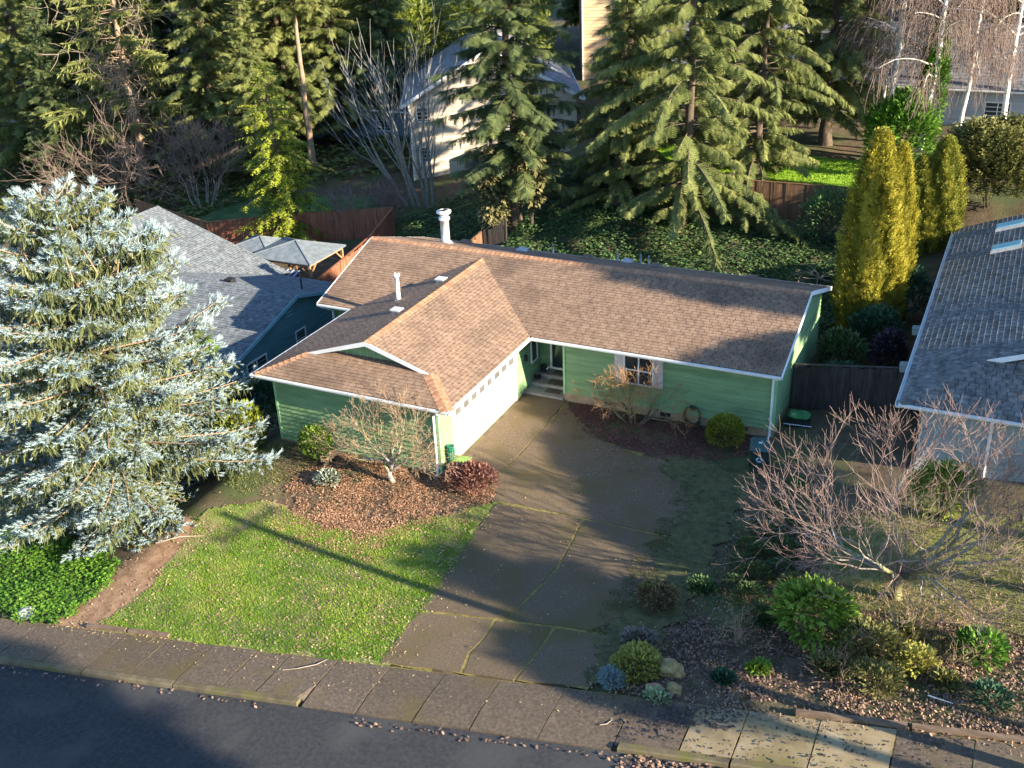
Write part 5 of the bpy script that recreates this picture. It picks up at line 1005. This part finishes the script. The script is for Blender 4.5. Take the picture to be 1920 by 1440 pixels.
eave_front('tan house with light grey roof seen through the hemlock',-9.6,1.2,35,43.5,3.2,6.1,2.6,tanm,rgrey,((-4,3.9,1.4,1.1),(-.5,3.9,1.4,1.1)))
pale=mat('siding_pale_grey',(.36,.37,.38),(.47,.48,.49),scale=2,stretch=(.4,.4,3)); rdark=mat('shingle_far_dark',(.09,.09,.1),(.18,.175,.18),scale=3,vary=.15,island=True)
eave_front('pale grey house with dark roof beyond the raised lawn at right',3.2,24,34,43,3.2,6.4,2.6,pale,rdark,((5.2,4.3,1.6,1.2),(9.5,4.3,1.6,1.2),(14,4.3,1.4,1.2)))
eave_front('dark blue house at the upper right behind the birches',5,22,52,62,5,9.5,3.5,mat('siding_navy',(.05,.08,.13),(.08,.12,.18),scale=2),rdark,((9,7,1.4,1.2),(15,7,1.4,1.2)))
eave_front('grey blue house half hidden left of the alder clump',-34,-24.5,33,42,.4,3.2,2.4,mat('siding_blue_grey',(.12,.16,.2),(.18,.22,.27),scale=2),rdark,((-27,1.4,1.4,1.2),(-31,1.4,1.4,1.2)))
eave_front('white house glimpsed at the far left edge between firs',-72,-60,34,42,-2,2.6,2.4,pale,rgrey)
# ------------------------------------------------------------ fences
def fence(label,p,q,hgt,m,bw=.14,z_along=True,rail=True):
    p=Vector((p[0],p[1],0)); q=Vector((q[0],q[1],0)); L=(q-p).length; d=(q-p)/L; s=Vector((-d.y,d.x,0)); f=thing('fence',label,'fence',(p.x,p.y,H(p.x,p.y))); z0=f.location.z
    n=int(L/(bw+.006)); me=MB().box((0,-.01,0),(bw,.01,hgt)).mesh('board'); me.materials.append(m); a=math.atan2(d.y,d.x)
    for i in range(n):
        c=p+d*(i*(bw+.006)); o=link('board',me,None,f); o.location=(c.x-p.x,c.y-p.y,H(c.x,c.y)-z0+R.uniform(-.03,.03)); o.rotation_euler=(R.gauss(0,.008),R.gauss(0,.006),a); o.scale=(1,1,R.uniform(.98,1.02))
    k=max(2,int(L/2.4)+1)
    for i in range(k):
        c=p+d*(L*i/(k-1)); z=H(c.x,c.y)-z0; c=c-p+s*.07; MB().box((c.x-.05,c.y-.05,z-.2),(c.x+.05,c.y+.05,z+hgt+.04)).build('post',m,f)
        if i<k-1:
            e=p+d*(L*(i+1)/(k-1)); ze=H(e.x,e.y)-z0; e=e-p+s*.04; cc=c-s*.03
            for hh in (.35,hgt-.3): MB().beam((cc.x,cc.y,z+hh),(e.x,e.y,ze+hh),.04,.09).build('rail',m,f)
            MB().beam((cc.x,cc.y,z+hgt+.02),(e.x,e.y,ze+hgt+.02),.12,.03).build('cap_rail',m,f)
    return f
fence('brown board fence holding up the raised lawn behind the house',(2.2,18.75),(8.4,18.8),1.85,fence_m)
fence('red brown board fence behind the grey metal gazebos',(-30,16.0),(-17.5,18.3),1.8,fencer_m)
fence('red brown fence running back from the left end of the brown roof',(-17.4,10.0),(-17.4,18.2),1.8,fencer_m)
fence('dark weathered fence closing the gap to the right neighbour',(9.4,3.1),(13.9,3.1),1.8,fenced_m)
fence('short rotten fence in the ivy behind the chimney flue',(-9.9,11.4),(-9.4,14.2),1.7,fence_m); fence('short dark end of the rotten fence in the ivy',(-9.35,14.3),(-8.1,14.4),1.7,fenced_m)
fence('dark fence at the top left under the bare bush',(-38,18.2),(-30.2,16.2),1.7,fence_m)
# ------------------------------------------------------------ gazebos on the left
gm=mat('gazebo_metal_roof',(.12,.14,.15),(.2,.225,.24),scale=3,rough=.5)
def gazebo(label,c,hx,hy,ze,rise,wood):
    zg=H(*c); g=thing('gazebo',label,'gazebo',(c[0],c[1],zg)); z=ze-zg; V=[(-hx,-hy,z),(hx,-hy,z),(hx,hy,z),(-hx,hy,z),(0,0,z+rise)]
    for i in range(4):
        j=(i+1)%4; a,b,t=Vector(V[i]),Vector(V[j]),Vector(V[4]); dn=Vector((0,0,-.04)); MB().add([a,b,t,a+dn,b+dn,t+dn],[(0,1,2),(5,4,3),(0,3,4,1),(1,4,5,2),(2,5,3,0)]).build('roof_panel',gm,g)
        MB().beam(a+Vector((0,0,.02)),t+Vector((0,0,.02)),.06,.04).build('hip_rib',gm,g)
        x,y=V[i][0]*.9,V[i][1]*.9; MB().box((x-.06,y-.06,-.1),(x+.06,y+.06,z-.08)).build('post',wood,g)
        x2,y2=V[j][0]*.9,V[j][1]*.9; MB().beam((x,y,z-.12),(x2,y2,z-.12),.07,.14).build('beam',wood,g)
        for (s,e) in (((x,y),(x2,y2)),((x2,y2),(x,y))): d=(Vector((e[0]-s[0],e[1]-s[1],0))).normalized(); MB().beam((s[0],s[1],z-.75),(s[0]+d.x*.6,s[1]+d.y*.6,z-.16),.06,.08).build('brace',wood,g)
gazebo('larger grey metal roofed gazebo with cedar frame',(-19.5,11.4),2.1,1.7,.15,.62,wood_m); gazebo('smaller grey metal roofed gazebo left of the larger one',(-22.6,12.2),1.5,1.3,-.1,.5,wood_m)
pcv=thing('patio_cover','dark striped patio cover in front of the gazebos','canopy',(-19.4,8.6,H(-19.4,8.6)))
zz=-.35-H(-19.4,8.6); MB().add([(-1.5,-.9,zz-.25),(1.5,-.9,zz-.25),(1.5,.9,zz+.2),(-1.5,.9,zz+.2),(-1.5,-.9,zz-.29),(1.5,-.9,zz-.29),(1.5,.9,zz+.16),(-1.5,.9,zz+.16)],[(0,1,2,3),(7,6,5,4),(0,4,5,1),(1,5,6,2),(2,6,7,3),(3,7,4,0)]).build('roof_panel',mat('patio_navy',(.03,.05,.09),(.05,.07,.12),scale=3),pcv)
for i in range(9): x=-1.4+i*.35; MB().beam((x,-.88,zz-.23),(x,.88,zz+.21),.05,.03).build('batten',metal_m,pcv)
for x in (-1.4,1.4):
    for y in (-.8,.8): MB().box((x-.05,y-.05,-.1),(x+.05,y+.05,zz-.28+(.25*(y>0))+.1)).build('post',wood_m,pcv)
# ------------------------------------------------------------ things about the yard
def bin_():
    m=mat('bin_green',(.012,.03,.027),(.025,.05,.045),scale=4,rough=.5); t=thing('refuse_bin','dark green wheeled refuse bin with white sticker near the house corner','bin',(9.4,-1.85,H(9.4,-1.85)),rad(12))
    b=MB(); q=[(-.25,-.28,.08),(.25,-.28,.08),(.25,.25,.08),(-.25,.25,.08),(-.3,-.36,.95),(.3,-.36,.95),(.3,.36,.95),(-.3,.36,.95)]; b.add(q,[(0,3,2,1),(4,5,6,7),(0,1,5,4),(1,2,6,5),(2,3,7,6),(3,0,4,7)]); b.box((-.33,-.39,.93),(.33,.39,.985)); b.build('body',m,t)
    lid=MB().add([(-.34,-.42,.99),(.34,-.42,.99),(.34,.4,1.02),(-.34,.4,1.02),(-.22,-.3,1.1),(.22,-.3,1.1),(.22,.32,1.13),(-.22,.32,1.13)],[(0,3,2,1),(4,5,6,7),(0,1,5,4),(1,2,6,5),(2,3,7,6),(3,0,4,7)]).build('lid',mat('bin_lid_green',(.03,.075,.065),(.05,.1,.09),scale=4,rough=.45),t)
    MB().tube([(-.3,.44,.98),(.3,.44,.98)],.02,8).build('handle',m,t)
    for x in (-.29,.29): MB().tube([(x-.04,.3,.11),(x+.04,.3,.11)],.11,14).build('wheel',black_m,t)
    sm_=mat('sticker_white',(.5,.58,.68),(.6,.68,.76),scale=9); arrows=MB()
    for i in range(3):
        a=i*2.094+.5; cx,cz=math.cos(a)*.075,math.sin(a)*.075; tx,tz=-math.sin(a),math.cos(a); nx,nz_=math.cos(a),math.sin(a)
        pt=lambda s,n:(cx+tx*s+nx*n,-.352+(.0),.62+cz+tz*s+nz_*n)
        yo=lambda p:(p[0],-.28-.08*(p[2]-.08)/.87-.012,p[2])
        arrows.add([yo(pt(-.075,-.022)),yo(pt(.02,-.022)),yo(pt(.02,-.05)),yo(pt(.085,0)),yo(pt(.02,.05)),yo(pt(.02,.022)),yo(pt(-.075,.022))],[(0,1,2,3,4,5,6)])
    arrows.build('recycling_sticker',sm_,t); MB().box((-.06,-.1,1.125),(.06,.0,1.131)).build('lid_sticker',sm_,lid)
bin_()
def hose():
    t=thing('garden_hose','dark green garden hose coiled on a wall hanger under the siding','hose',(6.35,.5,0)); m=mat('hose_rubber',(.015,.04,.025),(.03,.06,.04),scale=4,rough=.5); rg=random.Random(2)
    for k in range(6):
        r=.36+.02*k; pts=[(math.cos(a)*r*.72+rg.gauss(0,.008),-.04-.018*k,.42+math.sin(a)*r*1.05-.02*k) for a in [i*2*math.pi/28 for i in range(29)]]; MB().tube(pts,.018,6,False).build('coil',m,t,True)
    MB().tube([(.1,-.1,.02),(.2,-.3,.03),(.1,-.6,.03),(.25,-.9,.03)],.017,6).build('hose_end',m,t,True); MB().box((-.12,-.12,.66),(.12,.02,.72)).build('hanger',black_m,t)
hose()
def crate():
    t=thing('storage_crate','yellow slatted crate with green lid at the garage corner','crate',(.0,-5.78,.04),rad(8)); ym=mat('crate_yellow',(.5,.27,.05),(.62,.36,.09),scale=4); gm_=mat('crate_green',(.16,.33,.06),(.3,.45,.12),scale=6)
    for i in range(4):
        z=.03+i*.105
        for a,b in (((-.3,-.24,z),(.3,-.215,z+.085)),((-.3,.215,z),(.3,.24,z+.085)),((-.3,-.215,z),(-.275,.215,z+.085)),((.275,-.215,z),(.3,.215,z+.085))): MB().box(a,b).build('slat',ym,t)
    for x in (-.29,.29):
        for y in (-.23,.23): MB().box((x-.02,y-.02,0),(x+.02,y+.02,.46)).build('corner_post',mat('crate_brown',(.1,.06,.04),(.16,.1,.06)),t)
    MB().box((-.33,-.27,.462),(.33,.27,.475)).build('lid_frame',MATS['crate_brown'],t); MB().box((-.29,-.23,.477),(.29,.23,.51)).build('lid',gm_,t)
crate()
def netting():
    t=thing('netting_roll','upright roll of green garden netting leaning on the garage corner','netting',(-.38,-5.85,.02)); m=mat('netting_green',(.02,.16,.09),(.05,.24,.14),scale=12)
    pts=[]; mb=MB()
    for k in range(11): mb.tube([(math.cos(a)*(.12+.012*k/11)+.0,math.sin(a)*.12,.05+k*.095) for a in [i*2*math.pi/14 for i in range(15)]],.016,5,False)
    mb.build('mesh_ring',m,t)
    for i in range(10): a=i*.628; MB().tube([(math.cos(a)*.115,math.sin(a)*.115,.0),(math.cos(a)*.12,math.sin(a)*.12,1.04)],.014,5).build('mesh_strand',m,t)
    MB().tube([(0,0,0),(0,0,1.0)],.095,10).build('core',mat('netting_core',(.015,.11,.065),(.03,.15,.09)),t)
netting()
def sack():
    t=thing('garden_sack','green and yellow sack lying on a black crate by the house corner','sack',(9.95,1.9,H(9.95,1.9)),.1)
    MB().box((-.4,-.3,0),(.4,.3,.3)).build('crate',black_m,t); bm=bmesh.new(); bmesh.ops.create_uvsphere(bm,u_segments=14,v_segments=8,radius=1)
    for v in bm.verts: x,y,z=v.co; v.co=(math.copysign(abs(x)**.6,x)*.42,math.copysign(abs(y)**.6,y)*.28,.38+z*.11+.02*math.sin(x*9))
    me=bpy.data.meshes.new('sack'); bm.to_mesh(me); bm.free(); link('bag',me,mat('sack_green',(.05,.2,.07),(.45,.5,.2),(.09,.3,.1),scale=5,lo=.4,hi=.7),t)
    MB().tube([(-.5,-.34,.12),(.5,-.34,.12)],.02,6).build('handle',metal_m,t)
sack()
def rock(label,loc,r,m,seed,sq=.6):
    bm=bmesh.new(); bmesh.ops.create_icosphere(bm,subdivisions=3,radius=1)
    for v in bm.verts: n=mnoise.noise(v.co*1.4+Vector((seed*7,0,0)))*.35+mnoise.noise(v.co*3.5+Vector((0,seed*3,0)))*.12; v.co*=1+n; v.co=Vector((v.co.x*r,v.co.y*r*.85,v.co.z*r*sq))
    me=bpy.data.meshes.new('rock'); bm.to_mesh(me); bm.free(); o=link('rock',me,m); o.location=(loc[0],loc[1],H(*loc)+r*sq*.45); tag(o,label,'rock')
rm1=mat('rock_mossy',(.17,.13,.06),(.36,.28,.15),(.26,.2,.08),scale=6,bump=.4); rm2=mat('rock_tan',(.3,.16,.09),(.45,.27,.16),scale=6,bump=.4)
rock('round mossy rock in the bed right of the driveway',(10.0,-13.35),.34,rm1,1,.75); rock('flat reddish rock next to the sidewalk',(9.85,-14.15),.25,rm2,2); rock('small buff rock right of the reddish rock',(10.28,-14.0),.2,rm1,3,.8); rock('pale stone at the corner of the ivy bed',(-9.6,-16.55),.3,mat('rock_pale',(.3,.3,.28),(.5,.5,.48),scale=6,bump=.4),4)
def stick(name,label,pts,r,m,cat='stick'): o=MB().tube(pts,[r]*(len(pts)-1)+[r*.4],5).build(name,m); tag(o,label,cat)
sz=lambda x,y:zst(x)+.075
stick('white_stake','thin white stake lying on the leaf bed at right',[(15.9,-12.5,H(15.9,-12.5)+.12),(16.45,-12.6,H(16.45,-12.6)+.1)],.018,white_m,'stake')
stick('fallen_twig','long pale twig across the left sidewalk slab',[(.1,-16.35,sz(.1,0)),(.5,-16.2,sz(.5,0)+.03),(.9,-15.9,sz(.9,0)+.02),(1.05,-15.6,sz(1.05,0))],.014,dead_m)
stick('fallen_twig','curved pale twig on the sidewalk near the driveway apron',[(9.0,-15.7,sz(9,0)),(9.15,-15.62,sz(9.15,0)),(9.22,-15.45,sz(9.22,0))],.014,dead_m)
stick('fallen_branch','pale fallen branch on the bare dirt by the spruce',[(-7.9,-12.6,H(-7.9,-12.6)+.06),(-7.2,-12.2,H(-7.2,-12.2)+.1),(-6.4,-11.9,H(-6.4,-11.9)+.08)],.03,dead_m,'branch')
def timber(label,x0,x1):
    o=MB().beam((x0,ysw(x0)+.08,zst(x0)+.06),(x1,ysw(x1)+.08,zst(x1)+.06),.13,.16).build('edging_timber',mat('timber_grey',(.12,.08,.05),(.22,.15,.1),scale=3,stretch=(1,3,3),bump=.3)); tag(o,label,'timber')
timber('weathered timber edging below the left end of the lawn',-7.1,-5.7); timber('weathered timber edging at the foot of the lawn right of the first piece',-5.6,-4.2); timber('timber edging along the right leaf bed',13.2,15.6); timber('timber edging at the right edge of the leaf bed',15.7,19)
for (y,w,l,z,lab) in ((.85,.6,.4,.143,'dark door mat on the lowest porch step'),(1.33,.75,.45,.293,'brown door mat on the middle porch step'),(1.9,.8,.4,.443,'worn door mat before the entrance door')):
    tag(MB().box((.55-w/2,y-l/2,z),(.55+w/2,y+l/2,z+.02)).build('door_mat',mat('mat_'+lab[:4],(.05,.045,.04),(.16,.13,.1),scale=7)),lab,'mat')
t=thing('watering_can','black watering can with white spout on the porch','can',(-.3,1.85,.445)); MB().tube([(0,0,0),(0,0,.24),(0,0,.26)],[.13,.12,.07],12).build('body',black_m,t,True); MB().tube([(.1,0,.08),(.25,-.02,.22),(.3,-.02,.26)],[.025,.02,.03],6).build('spout',white_m,t); MB().tube([(-.1,0,.2),(-.05,0,.36),(.08,0,.33)],.015,6).build('handle',black_m,t)
t=thing('plant_pot','dark plant pot with dead stems on the porch step','pot',(-.35,1.35,.295)); MB().tube([(0,0,0),(0,0,.16),(0,0,.18)],[.1,.13,.14],10).build('pot',black_m,t,True); [MB().tube([(0,0,.15),(R.gauss(0,.08),R.gauss(0,.08),.3)],.006,4).build('stem',twig_tan,t) for i in range(6)]
t=thing('air_conditioner','dark air conditioner unit against the beige wall','air conditioner',(-16.4,26.9,H(-16.4,26.9)+.3)); MB().box((-.5,-.4,0),(.5,.4,.95)).build('cabinet',mat('ac_dark',(.05,.06,.07),(.08,.09,.1)),t); MB().tube([(0,0,.95),(0,0,1.0)],.34,16).build('fan_grille',black_m,t)
# utility pole by the kerb, right of the picture
t=thing('utility_pole','wooden utility pole by the kerb right of the picture','pole',(18.4,-14.25,zst(18.4)-.2)); MB().tube([(0,0,0),(0,0,4.2),(0,0,8.1)],[.16,.15,.12],10).build('shaft',bark_m,t,True); MB().beam((-.15,-1.1,7.5),(-.15,1.1,7.5),.09,.11).build('crossarm',bark_m,t)
for y in (-1,-.4,.4,1): MB().tube([(-.15,y,7.55),(-.15,y,7.7)],.04,8).build('insulator',white_m,t)
